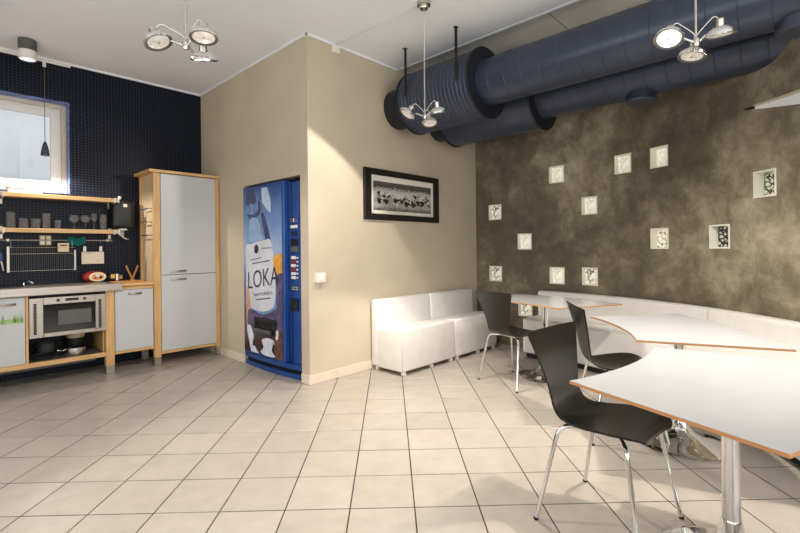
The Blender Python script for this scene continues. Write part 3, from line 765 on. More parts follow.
# left base cabinet with grass print
t = thing('base_cabinet', 'white base cabinet under the sink with a printed strip of green grass', 'cabinet', (0, 0, 0))
obj('body', B(-0.55, 0.570, YF+0.02, 5.55, 0.226, 0.815), 'plain', t)
for xa, xb in ((-0.548, 0.008), (0.012, 0.568)):
    d = obj('door', B(xa, xb, YF-0.002, YF+0.018, 0.226, 0.806, 0.002, 1), 'door_white', t)
    handle(d, (xa+xb)/2+0.02, xb-0.06, 0.752, YF-0.002)
    pr_ = bmesh.new()
    box(pr_, xa+0.02, xb-0.012, YF-0.0032, YF-0.002, 0.585, 0.625)
    for k in range(70):
        x = xa+0.022+random.random()*(xb-xa-0.036); h = 0.02+0.05*random.random(); lean = random.uniform(-0.008, 0.008)
        v = [pr_.verts.new(c) for c in ((x-0.003, YF-0.0034, 0.60), (x+0.003, YF-0.0034, 0.60), (x+lean, YF-0.0034, 0.625+h))]; pr_.faces.new(v)
    obj('grass_print', pr_, 'green_print', d)
# things under the oven
def pot(name, label, cat, x, y, z, r, h, m, hl=None, hm=None):
    t = thing(name, label, cat, (x, y, z))
    obj('bowl', L([(0.0, 0.002), (r*0.92, 0.0), (r, 0.012), (r, h), (r+0.004, h+0.002), (r-0.003, h+0.002), (r-0.004, 0.014), (0.0, 0.010)], 32, cap=False), m, t, auto=40)
    if hl:
        obj('handle', T(smooth_path([(r*hl[0]*0.98, r*hl[1]*0.98, h*0.75), ((r+0.05)*hl[0], (r+0.05)*hl[1], h*0.85), ((r+hl[2])*hl[0], (r+hl[2])*hl[1], h*0.95)], 5), 0.008, 8), hm or m, t, smooth=True)
    return t
pot('saucepan', 'shiny steel saucepan on the shelf under the microwave', 'pan', 0.945, 5.20, 0.2225, 0.088, 0.072, 'chrome', (-0.98, -0.2, 0.04))
pot('frying_pan', 'flat black frying pan on the shelf under the microwave', 'pan', 0.70, 5.25, 0.2225, 0.10, 0.03, 'blackm', (-0.2, 0.95, 0.10))
pot('serving_bowl', 'cream bowl stacked on a black pot under the microwave', 'bowl', 0.99, 5.40, 0.3545, 0.075, 0.045, 'ceramic')
pot('cooking_pot', 'black cooking pot at the back of the shelf under the microwave', 'pan', 0.99, 5.40, 0.2225, 0.10, 0.128, 'black', (-1, 0, 0.03))
pot('cooking_pot', 'wide dark pan standing between the frying pan and the black pot', 'pan', 0.76, 5.44, 0.2225, 0.072, 0.105, 'grey', (-0.8, -0.6, 0.03), 'blackm')

# wall shelves
def shelf(z, label):
    t = thing('wall_shelf', label, 'shelf', (0, 0, z))
    obj('board', B(-0.40, 1.335, 5.36, 5.555, -0.014, 0.014, 0.003), 'woodh', t)
    obj('front_rail', B(-0.42, 1.35, 5.345, 5.36, -0.020, 0.020, 0.004), 'woodh', t)
    obj('end_cap', B(1.35, 1.368, 5.344, 5.361, -0.021, 0.017, 0.003), 'plastic_w', t)
    for x in (0.455, 1.325):
        b = obj('bracket', B(x-0.014, x+0.014, 5.553, 5.568, -0.075, 0.045, 0.003), 'steel', t)
        obj('bracket_arm', B(x-0.006, x+0.006, 5.38, 5.556, -0.030, -0.0145), 'steel', b)
        obj('clip', B(x-0.010, x+0.014, 5.338, 5.345, -0.022, 0.024, 0.002), 'steel', b)
    return t
shelf(1.727, 'upper birch wall shelf directly below the kitchen window')
shelf(1.402, 'lower birch wall shelf carrying the drinking glasses')
SZ = 1.4165
def glass(prof, name, label, x, y, grp='glasses on the lower wall shelf'):
    o = obj(name, L(prof, 24, cap=False), 'glass', smooth=True, loc=(x, y, SZ)); tag(o, label, 'glass', grp); return o
def tumbler(r, h): return [(0.0, 0.001), (r*0.82, 0.0), (r*0.85, 0.004), (r, h), (r-0.002, h+0.001), (r-0.004, h), (r*0.85-0.003, 0.010), (0.0, 0.008)]
def wine(r, h): return [(0.0, 0.001), (0.034, 0.0), (0.034, 0.003), (0.006, 0.008), (0.004, 0.04), (0.005, h*0.48), (r*0.7, h*0.54), (r, h*0.72), (r*0.86, h), (r*0.86-0.002, h), (r-0.003, h*0.72), (r*0.68, h*0.56), (0.0, h*0.52)]
for x, lb in ((0.515, 'tall drinking glass next to the shelf bracket at the far end from the dispenser'), (0.775, 'tall drinking glass between low tumblers and the small tumbler')): glass(tumbler(0.040, 0.155), 'drinking_glass', lb, x, 5.45)
for x, lb in ((0.607, 'low wide tumbler directly beside the tall glass at the shelf bracket'), (0.694, 'low wide tumbler directly beside the middle tall glass')): glass(tumbler(0.042, 0.100), 'drinking_glass', lb, x, 5.445)
glass(tumbler(0.030, 0.092), 'drinking_glass', 'small tumbler standing alone beside the stemmed glasses', 0.862, 5.44)
for x, lb in ((0.995, 'round-bowled wine glass nearer the small tumbler'), (1.088, 'round-bowled wine glass directly beside the tall slim stemmed glass')): glass(wine(0.045, 0.150), 'wine_glass', lb, x, 5.45)
glass(wine(0.032, 0.175), 'champagne_flute', 'tall slim stemmed glass between round wine glasses and straight tumbler', 1.168, 5.47)
glass(tumbler(0.036, 0.165), 'drinking_glass', 'tall straight tumbler at the shelf end next to the black dispenser', 1.243, 5.45)
bw = thing('storage_tray', 'long low white tray on the upper shelf below the window', 'tray', (0.615, 5.47, 1.7415))
obj('tray_body', B(-0.125, 0.125, -0.07, 0.07, 0, 0.052, 0.012, 3), 'plastic_w', bw); obj('lid', B(-0.13, 0.13, -0.075, 0.075, 0.0525, 0.062, 0.004), 'paper', bw)

# utensil rail and what hangs on it
t = thing('utensil_rail', 'thin steel utensil rail along the mosaic below the shelves', 'rail', (0, 0, 1.315))
obj('rail', T([(-0.35, 5.535, 0), (1.345, 5.535, 0)], 0.006, 10), 'steel', t, auto=40)
for x in (0.50, 1.30): obj('bracket', B(x-0.012, x+0.012, 5.528, 5.569, -0.012, 0.012, 0.002, 1), 'steel', t)
t = thing('wall_socket', 'pair of double white sockets on the mosaic behind the rail', 'socket', (0, 0, 0))
for x in (0.758, 0.805):
    p_ = obj('cover_plate', B(x-0.021, x+0.021, 5.545, 5.569, 1.268, 1.362, 0.003), 'ceramic', t)
    for z in (1.292, 1.338): obj('outlet', L([(0.013, 0.0), (0.014, 0.002)], 16, along((x, 5.545, z), (0, -1, 0))), 'plastic_w', p_)
t = thing('dish_rack', 'steel dish rack with close vertical bars hanging below the rail', 'dish rack', (0, 0, 0))
b = bmesh.new(); box(b, 0.487, 0.511, 5.50, 5.525, 1.012, 1.256, 0.003, 1); obj('end_plate', b, 'steel', t)
obj('end_plate', B(1.0, 1.02, 5.50, 5.525, 1.012, 1.22, 0.003, 1), 'steel', t)
for z in (1.245, 1.185, 1.022): obj('cross_bar', T([(0.50, 5.505, z), (1.01, 5.505, z)], 0.004, 8), 'satin', t, auto=40)
for k in range(30): obj('bar', T([(0.527+k*0.0158, 5.51, 1.022), (0.527+k*0.0158, 5.51, 1.245)], 0.0020, 6), 'grey', t)
for x in (0.52, 0.99): obj('hook', T(fillet([(x, 5.511, 1.24), (x, 5.522, 1.316), (x, 5.526, 1.317)], 0.002, 2), 0.003, 6), 'steel', t)
# teal cloth folded over the rail
b = bmesh.new(); nx, nz = 18, 12; rows = []
for i in range(nx+1):
    x = 0.952+0.155*i/nx; row = []
    for j in range(nz+1):
        f = j/nz; a = 0.004*math.sin(i*1.3+f*3)
        if f < 0.5: z = 1.262-0.006*math.sin(i*0.8)+(1.322-1.262)*f/0.5; y = 5.522+a
        else: z = 1.324+0.03*math.sin((f-0.5)*2*PI)*(0.7+0.3*math.sin(i*0.5)); y = 5.522+a+0.004*(f-0.5)
        row.append(b.verts.new((x, y, z)))
    rows.append(row)
for r0, r1 in zip(rows, rows[1:]):
    for j in range(nz): b.faces.new((r0[j], r1[j], r1[j+1], r0[j+1]))
bmesh.ops.solidify(b, geom=b.faces[:], thickness=0.006)
tag(obj('dish_cloth', b, 'teal', smooth=True), 'teal dish cloth hung over the utensil rail', 'cloth')
t = thing('matchbox_holder', 'small white box with a red mark hanging from the rail', 'box', (0.91, 5.495, 1.20))
obj('box_body', B(-0.045, 0.045, -0.032, -0.001, 0, 0.088, 0.004), 'ceramic', t); obj('red_mark', B(-0.028, 0.030, -0.0335, -0.0321, 0.056, 0.07), 'red', t)
for x, nm in ((1.095, 0), (1.235, 1)):
    t = thing('rail_clip', 'white clip on the rail holding the card, %s the teal cloth' % ('next to' if nm == 0 else 'away from'), 'clip', (x, 5.53, 1.20))
    obj('jaw', B(-0.013, 0.013, -0.018, -0.002, 0, 0.055, 0.004), 'plastic_w', t); obj('spring', B(-0.016, 0.016, -0.02, -0.001, 0.06, 0.09, 0.004), 'blackm', t); obj('hook', T([(0, -0.01, 0.085), (0, -0.003, 0.122)], 0.003, 6), 'steel', t)
t = thing('notice_card', 'blank-looking white notice card clipped below the rail', 'card', (1.165, 5.53, 1.073))
obj('card', B(-0.098, 0.098, -0.016, -0.012, 0, 0.124, 0.001, 1), 'cream_card', t); obj('print_line', B(-0.075, -0.02, -0.0168, -0.016, 0.110, 0.114), 'ink', t)
# paper dispenser
t = thing('paper_dispenser', 'black centre-feed paper dispenser on the mosaic with paper hanging out', 'dispenser', (1.425, 5.565, 1.435))
b = B(-0.108, 0.108, -0.15, 0.0, 0, 0.325, 0.045, 5)
obj('housing', b, 'black', t, auto=50)
obj('outlet_ring', L([(0.045, -0.012), (0.052, -0.008), (0.052, 0.006)], 24, Matrix.Translation((0.0, -0.08, 0))), 'plastic_w', t, auto=40)
obj('maker_plate', B(-0.005, 0.032, -0.1525, -0.150, 0.235, 0.268), 'plastic_w', t)
obj('lock', L([(0.014, 0.318), (0.014, 0.345), (0.01, 0.35)], 14, Matrix.Translation((-0.03, -0.12, 0))), 'plastic_w', t)
pb = bmesh.new(); pts = smooth_path([(-0.005, -0.08, -0.008), (-0.01, -0.085, -0.05), (0.006, -0.09, -0.085), (0.045, -0.10, -0.11)], 6); rows = []
for k, q in enumerate(pts):
    wv = 0.020+0.010*math.sin(k*0.35); rows.append([pb.verts.new(q+Vector((-wv, 0.008*math.sin(k), 0))), pb.verts.new(q+Vector((0, -0.012, 0))), pb.verts.new(q+Vector((wv, 0.006, 0.004)))])
for r0, r1 in zip(rows, rows[1:]):
    for j in range(2): pb.faces.new((r0[j], r0[j+1], r1[j+1], r1[j]))
bmesh.ops.solidify(pb, geom=pb.faces[:], thickness=0.003)
obj('paper_tail', pb, 'paper', t, smooth=True)
# packs and utensils on the worktop
t = thing('snack_pack', 'red pack with an oval picture label lying against the mosaic', 'food pack', (1.155, 5.42, 0.8875))
b = bmesh.new(); bmesh.ops.create_uvsphere(b, u_segments=24, v_segments=14, radius=1.0)
for v in b.verts: v.co = Vector((v.co.x*0.105, v.co.y*0.045, 0.058+v.co.z*0.057))
obj('bag', b, 'red', t, smooth=True)
for nm, sx, sz, dy, m_ in (('label', 0.074, 0.046, -0.058, 'cream'), ('picture', 0.055, 0.032, -0.062, 'orange')):
    obj(nm, L([(0.0, 0.0), (1.0, 0.0), (1.0, 0.03), (0.0, 0.035)], 28, Matrix.Translation((0.018, dy+0.012, 0.056)) @ Matrix.Diagonal((sx, 1, sz, 1)) @ along((0, 0, 0), (0, -1, 0)) @ Matrix.Diagonal((1, 1, 0.3, 1)), cap=False), m_, t)
for q in range(5):
    a = q*1.9; obj('motif', L([(0.0, 0.0), (0.012, 0.0), (0.012, 0.003), (0.0, 0.003)], 10, along((0.018+0.026*math.cos(a), -0.0625, 0.056+0.016*math.sin(a)), (0, -1, 0)), cap=False), ('blue_d', 'paper', 'red', 'grey', 'paper')[q], t)
t = thing('snack_pack', 'small yellow and black crumpled pack beside the red one', 'food pack', (1.335, 5.42, 0.8805))
b = bmesh.new(); bmesh.ops.create_icosphere(b, subdivisions=3, radius=1.0)
for v in b.verts:
    n_ = 1+0.12*math.sin(9*v.co.x+3)*math.sin(8*v.co.z)+0.06*math.sin(15*v.co.y); v.co = Vector((v.co.x*0.075*n_, v.co.y*0.045*n_, 0.052+v.co.z*0.046*n_))
obj('bag', b, 'ink', t, smooth=True)
obj('yellow_panel', B(-0.045, -0.008, -0.049, -0.043, 0.040, 0.082, 0.003), 'yellow', t); obj('white_panel', B(0.0, 0.022, -0.050, -0.043, 0.018, 0.085, 0.003), 'paper', t); obj('brown_panel', B(0.03, 0.062, -0.040, -0.030, 0.03, 0.07, 0.003), 'bamboo', t)
t = thing('cutting_board', 'thin dark wooden board lying under the packs by the tall cabinet', 'board', (1.43, 5.36, 0.8805))
obj('plank', B(-0.16, 0.13, -0.16, -0.02, 0, 0.012, 0.004), 'bamboo', t)
t = thing('wooden_tongs', 'pair of bamboo tongs standing open on the worktop', 'tongs', (1.505, 5.44, 0.8805))
for sx in (-1, 1): obj('arm', T(smooth_path([(0, 0, 0.0), (sx*0.012, 0, 0.05), (sx*0.045, 0.005, 0.13), (sx*0.055, 0.005, 0.165)], 5), [0.012]*5+[0.010]*5+[0.011]*6, 8), 'bamboo', t, smooth=True)
obj('base_block', L([(0.030, 0.0), (0.032, 0.004), (0.026, 0.018)], 16), 'bamboo', t)
t = thing('dish_brush', 'dark blue dish brush with white handle hanging at the rail left of the dish rack', 'brush', (0.445, 5.53, 1.03))
obj('head', B(-0.03, 0.018, -0.03, -0.005, 0.09, 0.17, 0.008), 'blue_cord', t); obj('handle', T([(-0.002, -0.018, 0.13), (0.022, -0.018, 0.0)], 0.006, 8), 'plastic_w', t, smooth=True); obj('hook', T([(-0.005, -0.015, 0.165), (-0.005, 0.002, 0.29)], 0.003, 6), 'steel', t)

# ------------------------------------------------------------------ vending machine
VX = 2.288
vm = thing('vending_machine', 'blue vending machine with a large water bottle poster, set into the beige wall', 'vending machine', (0, 0, 0))
obj('cabinet', B(2.375, 3.15, 3.47, 4.475, 0.06, 1.845, 0.006), 'blue_d', vm)
door = obj('door', B(VX, 2.375, 3.695, 4.478, 0.135, 1.852, 0.012, 3), 'blue', vm)
side = obj('control_panel', B(2.350, 2.376, 3.462, 3.692, 0.105, 1.838, 0.004), 'blue', vm)
obj('hinge_strip', B(2.335, 2.349, 3.655, 3.692, 0.11, 1.842, 0.004), 'blue_d', vm)
def bowed(z0, z1, x, bow, y0, y1, n=14):
    poly = [(2.40, y1), (2.40, y0)] + [(x+0.055*(1-f)**3*0.9-bow*math.sin(PI*(0.15+0.85*f)), y0+(y1-y0)*f) for f in [i/n for i in range(n+1)]]
    return prism(bmesh.new(), poly, z0, z1)
obj('bottom_trim', bowed(0.088, 0.134, 2.300, 0.018, 3.47, 4.478), 'blue', vm)
obj('kick_recess', bowed(0.045, 0.087, 2.325, 0.010, 3.47, 4.47), 'blackm', vm)
obj('base_plate', bowed(0.004, 0.044, 2.305, 0.022, 3.47, 4.478), 'blue', vm)
obj('top_seal', B(2.345, 2.40, 3.462, 4.478, 1.853, 1.868), 'blackm', vm)
# poster print: flat layers on the door
def poster_mat():
    k = N('poster_background'); v = k.coord('Object'); sep = k.n('ShaderNodeSeparateXYZ'); k.l(v, sep.inputs[0])
    mr = k.n('ShaderNodeMapRange'); mr.inputs['From Min'].default_value = 0.14; mr.inputs['From Max'].default_value = 1.85; k.l(sep.outputs[2], mr.inputs[0])
    nz = k.n('ShaderNodeTexNoise', Scale=5.0, Detail=5.0, Distortion=0.8); k.l(v, nz.inputs['Vector'])
    ad = k.n('ShaderNodeMath', operation='MULTIPLY_ADD'); ad.inputs[1].default_value = 0.16; k.l(nz.outputs[0], ad.inputs[0])
    sb = k.n('ShaderNodeMath', operation='SUBTRACT'); sb.inputs[1].default_value = 0.08; k.l(mr.outputs[0], sb.inputs[0]); k.l(sb.outputs[0], ad.inputs[2])
    c = k.ramp(ad.outputs[0], [(0.0, (62, 44, 50)), (0.18, (92, 66, 62)), (0.32, (72, 60, 112)), (0.46, (112, 128, 178)), (0.62, (160, 180, 210)), (0.82, (98, 136, 190)), (1.0, (34, 70, 132))])
    k.l(c, k.b.inputs['Base Color']); k.b.inputs['Roughness'].default_value = 0.22; return k.m
M['poster'] = poster_mat()
M['bottle1'] = mat('bottle_print_blue', (104, 138, 190), 0.22, var=26, scale=7, stretch=(1, 4, 0.6))
M['bottle2'] = mat('bottle_print_dark', (46, 64, 110), 0.22, var=18, scale=9)
M['bottle3'] = mat('bottle_print_light', (188, 206, 228), 0.22, var=14, scale=9)
M['bottle4'] = mat('bottle_print_mid', (138, 166, 204), 0.22, var=16, scale=9)
M['label'] = mat('bottle_label_print', (206, 208, 217), 0.25, var=10, scale=4)
M['skin'] = mat('hand_print', (204, 150, 108), 0.25, var=24, scale=9)
M['splash'] = mat('splash_print', (218, 222, 238), 0.25, var=20, scale=14)
M['purple'] = mat('purple_print', (74, 62, 96), 0.25, var=30, scale=12)
M['brown_print'] = mat('brown_glass_print', (96, 62, 52), 0.25, var=26, scale=14)
M['fruit'] = mat('orange_fruit_print', (222, 158, 70), 0.25, var=22, scale=12)
def dp(x, y):
    p = hit(x, y, 0, VX); return p.y, p.z
LAY = [0]
def print_poly(name, pts, m, parent=door, px=True, smooth_n=0):
    LAY[0] += 1; x = VX-0.0006-0.00025*LAY[0]
    if px: pts = [dp(*p) for p in pts]
    if smooth_n:
        c = pts+[pts[0], pts[1]]
        q = [Vector((a, b_, 0)) for a, b_ in pts]; out = []
        n = len(q)
        for i in range(n):
            p0, p1, p2, p3 = q[i-1], q[i], q[(i+1) % n], q[(i+2) % n]
            for k in range(smooth_n):
                t_ = k/smooth_n; out.append(0.5*((2*p1)+(p2-p0)*t_+(2*p0-5*p1+4*p2-p3)*t_*t_+(3*p1-p0-3*p2+p3)*t_**3))
        pts = [(v.x, v.y) for v in out]
    y0, y1, z0, z1 = 3.722, 4.462, 0.155, 1.832                       # stay on the poster
    pts = [(min(max(a, y0), y1), min(max(b_, z0), z1)) for a, b_ in pts]
    b = bmesh.new(); va = [b.verts.new((x, a, c)) for a, c in pts]; vb_ = [b.verts.new((VX-0.0002, a, c)) for a, c in pts]
    b.faces.new(va); b.faces.new(vb_[::-1])
    for i in range(len(pts)):
        j = (i+1) % len(pts); b.faces.new((va[i], va[j], vb_[j], vb_[i]))
    bmesh.ops.triangulate(b, faces=[f for f in b.faces if len(f.verts) > 4])
    return obj(name, b, m, parent)
poster = print_poly('poster', [(3.722, 0.155), (4.462, 0.155), (4.462, 1.832), (3.722, 1.832)], 'poster', px=False)
print_poly('bottle_neck', [(247.5, 214), (247.5, 190), (252, 190), (257, 196), (260, 206), (262, 214), (266, 228), (270, 240), (272, 254), (274, 268), (275.5, 282), (276, 300), (274, 312), (248, 312), (246, 280), (246.5, 240)], 'bottle1', smooth_n=4)
print_poly('bottle_cap', [(247, 190), (253, 190), (256.5, 198), (255, 204), (247, 206)], 'bottle2', smooth_n=3)
print_poly('swing_ring', [(247, 214), (250, 219), (257, 217), (261, 211), (260.5, 204), (257.5, 200), (258.5, 206), (257.5, 211), (254, 214), (249.5, 214.5)], 'bottle2', smooth_n=3)
print_poly('highlight', [(249, 205), (252, 203.5), (253.5, 206), (252, 208.5), (249.5, 208.5)], 'bottle1', smooth_n=3)
print_poly('sky_reflection', [(261.5, 188), (267, 187), (270.5, 200), (271, 213), (267, 210), (262, 202)], 'bottle3')
print_poly('shoulder_shade', [(261, 215), (264, 214), (270, 236), (272, 250), (269, 250), (265, 236)], 'bottle2', smooth_n=3)
print_poly('shoulder_light', [(250, 220), (258, 219), (262, 232), (264, 240), (250, 242)], 'bottle4', smooth_n=3)
print_poly('label', [(246.5, 246), (251, 244.2), (258, 241.8), (265, 240), (270.3, 239.3), (272.5, 250), (274, 262), (275.2, 280), (275.6, 296), (274, 306), (270, 310), (262, 311.5), (254, 309), (249, 305), (246.8, 296), (246.5, 270)], 'label', smooth_n=3)
print_poly('orange', [(273.5, 258), (278, 254), (282.5, 255), (283, 270), (281, 276), (276.5, 273), (274, 266)], 'fruit', smooth_n=4)
print_poly('hand', [(247, 288), (249, 289), (250.5, 300), (251.5, 318), (250, 326), (247, 325)], 'skin', smooth_n=3)
print_poly('fingers', [(276.5, 277), (283, 274), (283, 300), (279, 296), (277, 288)], 'purple', smooth_n=3)
print_poly('shadow', [(249, 309), (262, 314.5), (275, 310), (282, 300), (283, 330), (268, 336), (250, 330)], 'purple', smooth_n=3)
print_poly('splash', [(262, 340), (268, 338), (274.5, 342), (272, 350), (275, 357), (268, 357), (261, 352), (264, 347)], 'splash', smooth_n=3)
print_poly('splash', [(247.5, 327), (251, 325), (254, 337), (253, 345), (255.5, 352), (252, 352), (249.5, 340)], 'splash', smooth_n=3)
print_poly('splash', [(254, 345), (258, 352), (261, 360), (258, 360), (254, 353)], 'splash', smooth_n=3)
print_poly('brown_glass', [(275.5, 338), (283, 330), (283, 362), (277, 362), (274.5, 350)], 'brown_print', smooth_n=3)
print_poly('splash', [(277, 330), (279, 333), (278, 340), (276, 338)], 'splash', smooth_n=3)
print_poly('crest', [(254.6, 247), (256.5, 244), (258.6, 246.5), (258.8, 251), (256.8, 254), (254.8, 252)], 'ink')
print_poly('small_print', [(251, 259.8), (262, 257.0), (262, 257.7), (251, 260.5)], 'ink'); print_poly('small_print', [(253, 263.2), (270, 260.0), (270, 260.8), (253, 264)], 'ink'); print_poly('small_print', [(262, 248), (272, 247.4), (272, 248), (262, 248.6)], 'ink')
def text(body, p0, p1, h, m, name, parent=door, bold=0.0):
    # lettering between two photo points on the door plane
    LAY[0] += 1
    cu = bpy.data.curves.new(name, 'FONT'); cu.body = body; cu.size = 1.0; cu.extrude = 0.0; cu.offset = bold; cu.resolution_u = 4
    o = bpy.data.objects.new('tmp', cu); COL.objects.link(o); dg = bpy.context.evaluated_depsgraph_get()
    me = bpy.data.meshes.new_from_object(o.evaluated_get(dg)); bpy.data.objects.remove(o)
    xs = [v.co.x for v in me.vertices]; ys = [v.co.y for v in me.vertices]; x0, x1, y0, y1 = min(xs), max(xs), min(ys), max(ys)
    a = Vector(dp(*p0)); c = Vector(dp(*p1)); e = c-a
    for v in me.vertices:
        fx = (v.co.x-x0)/(x1-x0); fy = (v.co.y-y0)/(y1-y0); q = a+e*fx
        v.co = Vector((VX-0.0008-0.00025*LAY[0], q.x, q.y+fy*h))
    me.materials.append(M[m]); o = link(bpy.data.objects.new(name, me)); o.parent = parent
    return o
text('LOKA', (248.8, 288.8), (279.0, 284.0), 0.175, 'ink', 'lettering', bold=-0.008)
text('NATURELL', (254.5, 296.3), (273.5, 293.8), 0.030, 'ink', 'lettering')
print_poly('small_print', [(256.5, 300.0), (271.0, 298.4), (271.0, 297.6), (256.5, 299.2)], 'ink')
# dispensing flap
ya, za = dp(255.6, 316.5); yb_, zb_ = dp(276.4, 336)
fl_ = bmesh.new(); xo = VX-0.022
box(fl_, xo, VX, ya-0.04, ya, zb_, za, 0.004); box(fl_, xo, VX, yb_, yb_+0.035, zb_, za, 0.004); box(fl_, xo, VX, yb_+0.03, ya-0.035, za-0.035, za, 0.004); box(fl_, xo-0.02, VX, yb_+0.03, ya-0.035, zb_, zb_+0.05, 0.006)
pk = obj('pickup_frame', fl_, 'black', vm)
obj('pickup_flap', B(VX-0.012, VX-0.006, yb_+0.03, ya-0.035, zb_+0.045, za-0.03), 'blackm', pk)
obj('pickup_lip', B(xo-0.022, xo-0.012, yb_+0.04, ya-0.045, zb_+0.008, zb_+0.046, 0.003), 'grey', pk)
# controls
def ctl(name, x0, y0, x1, y1, m, proud=0.012):
    a = hit(x0, y0, 0, 2.350); c = hit(x1, y1, 0, 2.350); ys = sorted((a.y, c.y)); zs_ = sorted((a.z, c.z))
    return obj(name, B(2.350-proud, 2.352, ys[0], ys[1], zs_[0], zs_[1], 0.002, 1), m, side)
ctl('coin_return', 291.5, 218.5, 295.5, 222.5, 'satin', 0.02); ctl('coin_slot', 291.5, 225.5, 297.5, 228, 'plastic_w'); ctl('card_reader', 292.5, 231.5, 297, 235, 'ink')
ctl('keypad', 291, 239, 298, 245, 'black'); ctl('price_display', 292, 246.5, 298, 252, 'grey')
for k in range(6): ctl('selection_button', 291, 256+k*4.0, 296, 259.2+k*4.0, ('plastic_w', 'red', 'plastic_w', 'red', 'plastic_w', 'plastic_w')[k], 0.008); ctl('button_lamp', 297, 257+k*4.0, 298.4, 258.6+k*4.0, 'paper', 0.006)
ctl('bill_slot', 292.5, 286, 299, 290.5, 'satin', 0.015); ctl('bill_mouth', 294, 287.6, 298, 288.8, 'black', 0.018)
cr = ctl('coin_cup', 290.5, 298, 298.8, 311, 'black', 0.014); ctl('cup_opening', 292.2, 300, 296.5, 308, 'blackm', 0.016)
ctl('rating_plate', 293, 363, 298, 365.2, 'plastic_w', 0.004)
for y in (228, 250, 292, 318, 345): 
    a = hit(287.2, y, 0, 2.335); obj('rivet', L([(0.008, 0.0), (0.006, 0.004), (0.0, 0.005)], 12, along((2.335, a.y, a.z), (-1, 0, 0)), cap=False), 'satin', vm)

# ------------------------------------------------------------------ framed photo and switch on the picture wall
t = thing('framed_photo', 'black-framed black and white photo of vintage racing cars on the beige wall', 'picture', (0, YB-0.002, 0))
fx0, fx1, fz0, fz1, fwid = 2.955, 4.112, 1.492, 2.010, 0.088
b = bmesh.new(); y0, y1 = -0.032, 0.0
box(b, fx0, fx0+fwid, y0, y1, fz0, fz1, 0.004); box(b, fx1-fwid, fx1, y0, y1, fz0, fz1, 0.004)
box(b, fx0+fwid, fx1-fwid, y0, y1, fz0, fz0+fwid*0.72, 0.004); box(b, fx0+fwid, fx1-fwid, y0, y1, fz1-fwid*0.72, fz1, 0.004)
obj('frame', b, 'frame', t)
obj('mount', B(fx0+fwid-0.01, fx1-fwid+0.01, -0.012, -0.002, fz0+0.055, fz1-0.055), 'mat_board', t)
def photo_mat():
    k = N('old_photo_print'); v = k.coord('Object'); sep = k.n('ShaderNodeSeparateXYZ'); k.l(v, sep.inputs[0])
    mr = k.n('ShaderNodeMapRange'); mr.inputs['From Min'].default_value = 1.60; mr.inputs['From Max'].default_value = 1.905; k.l(sep.outputs[2], mr.inputs[0])
    mp = k.n('ShaderNodeMapping'); mp.inputs['Scale'].default_value = (1, 1, 2.2); k.l(v, mp.inputs[0])
    nz = k.n('ShaderNodeTexNoise', Scale=22.0, Detail=6.0, Roughness=0.7); k.l(mp.outputs[0], nz.inputs['Vector'])
    ad = k.n('ShaderNodeMath', operation='MULTIPLY_ADD'); ad.inputs[1].default_value = 0.5; k.l(nz.outputs[0], ad.inputs[0])
    sb = k.n('ShaderNodeMath', operation='SUBTRACT'); sb.inputs[1].default_value = 0.25; k.l(mr.outputs[0], sb.inputs[0]); k.l(sb.outputs[0], ad.inputs[2])
    c = k.ramp(ad.outputs[0], [(0.0, (90, 87, 82)), (0.15, (172, 168, 160)), (0.34, (146, 142, 134)), (0.52, (205, 201, 191)), (0.68, (178, 174, 166)), (0.78, (60, 58, 55)), (0.92, (96, 93, 88)), (1.0, (40, 39, 37))])
    k.l(c, k.b.inputs['Base Color']); k.b.inputs['Roughness'].default_value = 0.3; return k.m
M['photo'] = photo_mat()
pz0, pz1 = fz0+0.100, fz1-0.122
ph = obj('print', B(fx0+0.128, fx1-0.128, -0.0135, -0.012, pz0, pz1), 'photo', t)
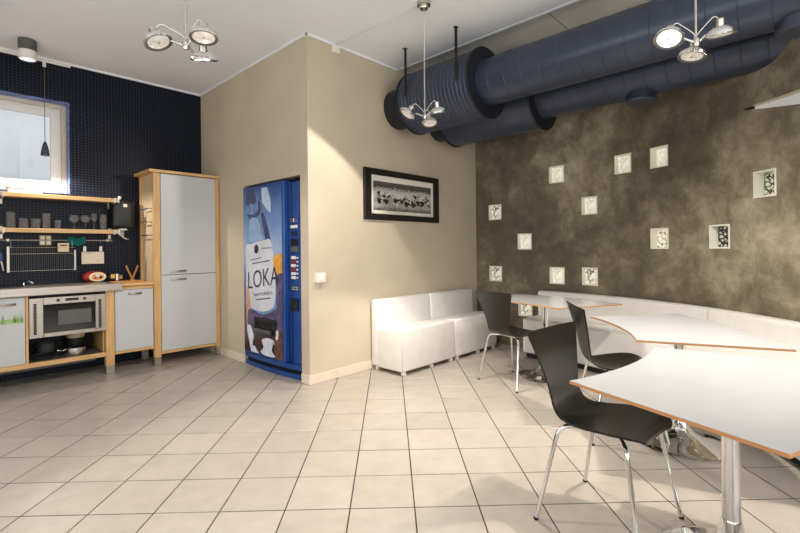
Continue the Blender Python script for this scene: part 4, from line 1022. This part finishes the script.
M['ph_dark'] = mat('photo_dark', (28, 27, 26), 0.3, var=8, scale=40); M['ph_light'] = mat('photo_light', (206, 202, 192), 0.3, var=12, scale=40)
for cx_, cz_, sc in ((3.22, 1.70, 1.0), (3.45, 1.715, 0.95), (3.63, 1.69, 1.1), (3.80, 1.715, 0.9)):
    b = bmesh.new()
    for dx in (-0.055, 0.045): lathe(b, [(0.022*sc, 0), (0.022*sc, 0.001)], 14, along((cx_+dx*sc, -0.0137, cz_-0.02*sc), (0, -1, 0)))
    q = [(-0.085, -0.02), (0.075, -0.02), (0.082, -0.002), (0.03, 0.012), (0.012, 0.03), (-0.015, 0.012), (-0.08, 0.008)]
    v0 = [b.verts.new((cx_+x*sc, -0.0142, cz_+z*sc)) for x, z in q]; b.faces.new(v0)
    obj('car_image', b, 'ph_dark', ph)
    b = bmesh.new(); q = [(-0.04, 0.008), (0.02, 0.008), (0.012, 0.045), (-0.005, 0.055), (-0.02, 0.04)]
    v0 = [b.verts.new((cx_+x*sc, -0.0146, cz_+z*sc)) for x, z in q]; b.faces.new(v0); obj('driver_image', b, 'ph_light', ph)
for mm, nn_, sd in (('ph_dark', 46, 3), ('ph_light', 40, 5)):
    rr = random.Random(sd); b = bmesh.new()
    for q in range(nn_):
        cx_ = rr.uniform(fx0+0.16, fx1-0.16); cz_ = rr.choice((rr.uniform(1.665, 1.73), rr.uniform(1.73, 1.775))); rad = rr.uniform(0.006, 0.020)
        vs_ = [b.verts.new((cx_+rad*1.5*math.cos(a_)*rr.uniform(0.6, 1.2), -0.0139-0.00002*q, cz_+rad*math.sin(a_)*rr.uniform(0.6, 1.2))) for a_ in [i_*PI/3 for i_ in range(6)]]
        b.faces.new(vs_)
    obj('crowd_image', b, mm, ph)['kind'] = 'stuff'
t = thing('light_switch', 'white wall switch box near the corner of the beige wall by the vending machine', 'light switch', (2.412, YB, 0.905))
obj('switch_box', B(-0.048, 0.048, -0.05, -0.001, 0, 0.088, 0.004), 'plastic_w', t); obj('rocker', B(-0.024, 0.028, -0.056, -0.05, 0.018, 0.07, 0.003), 'paper', t)
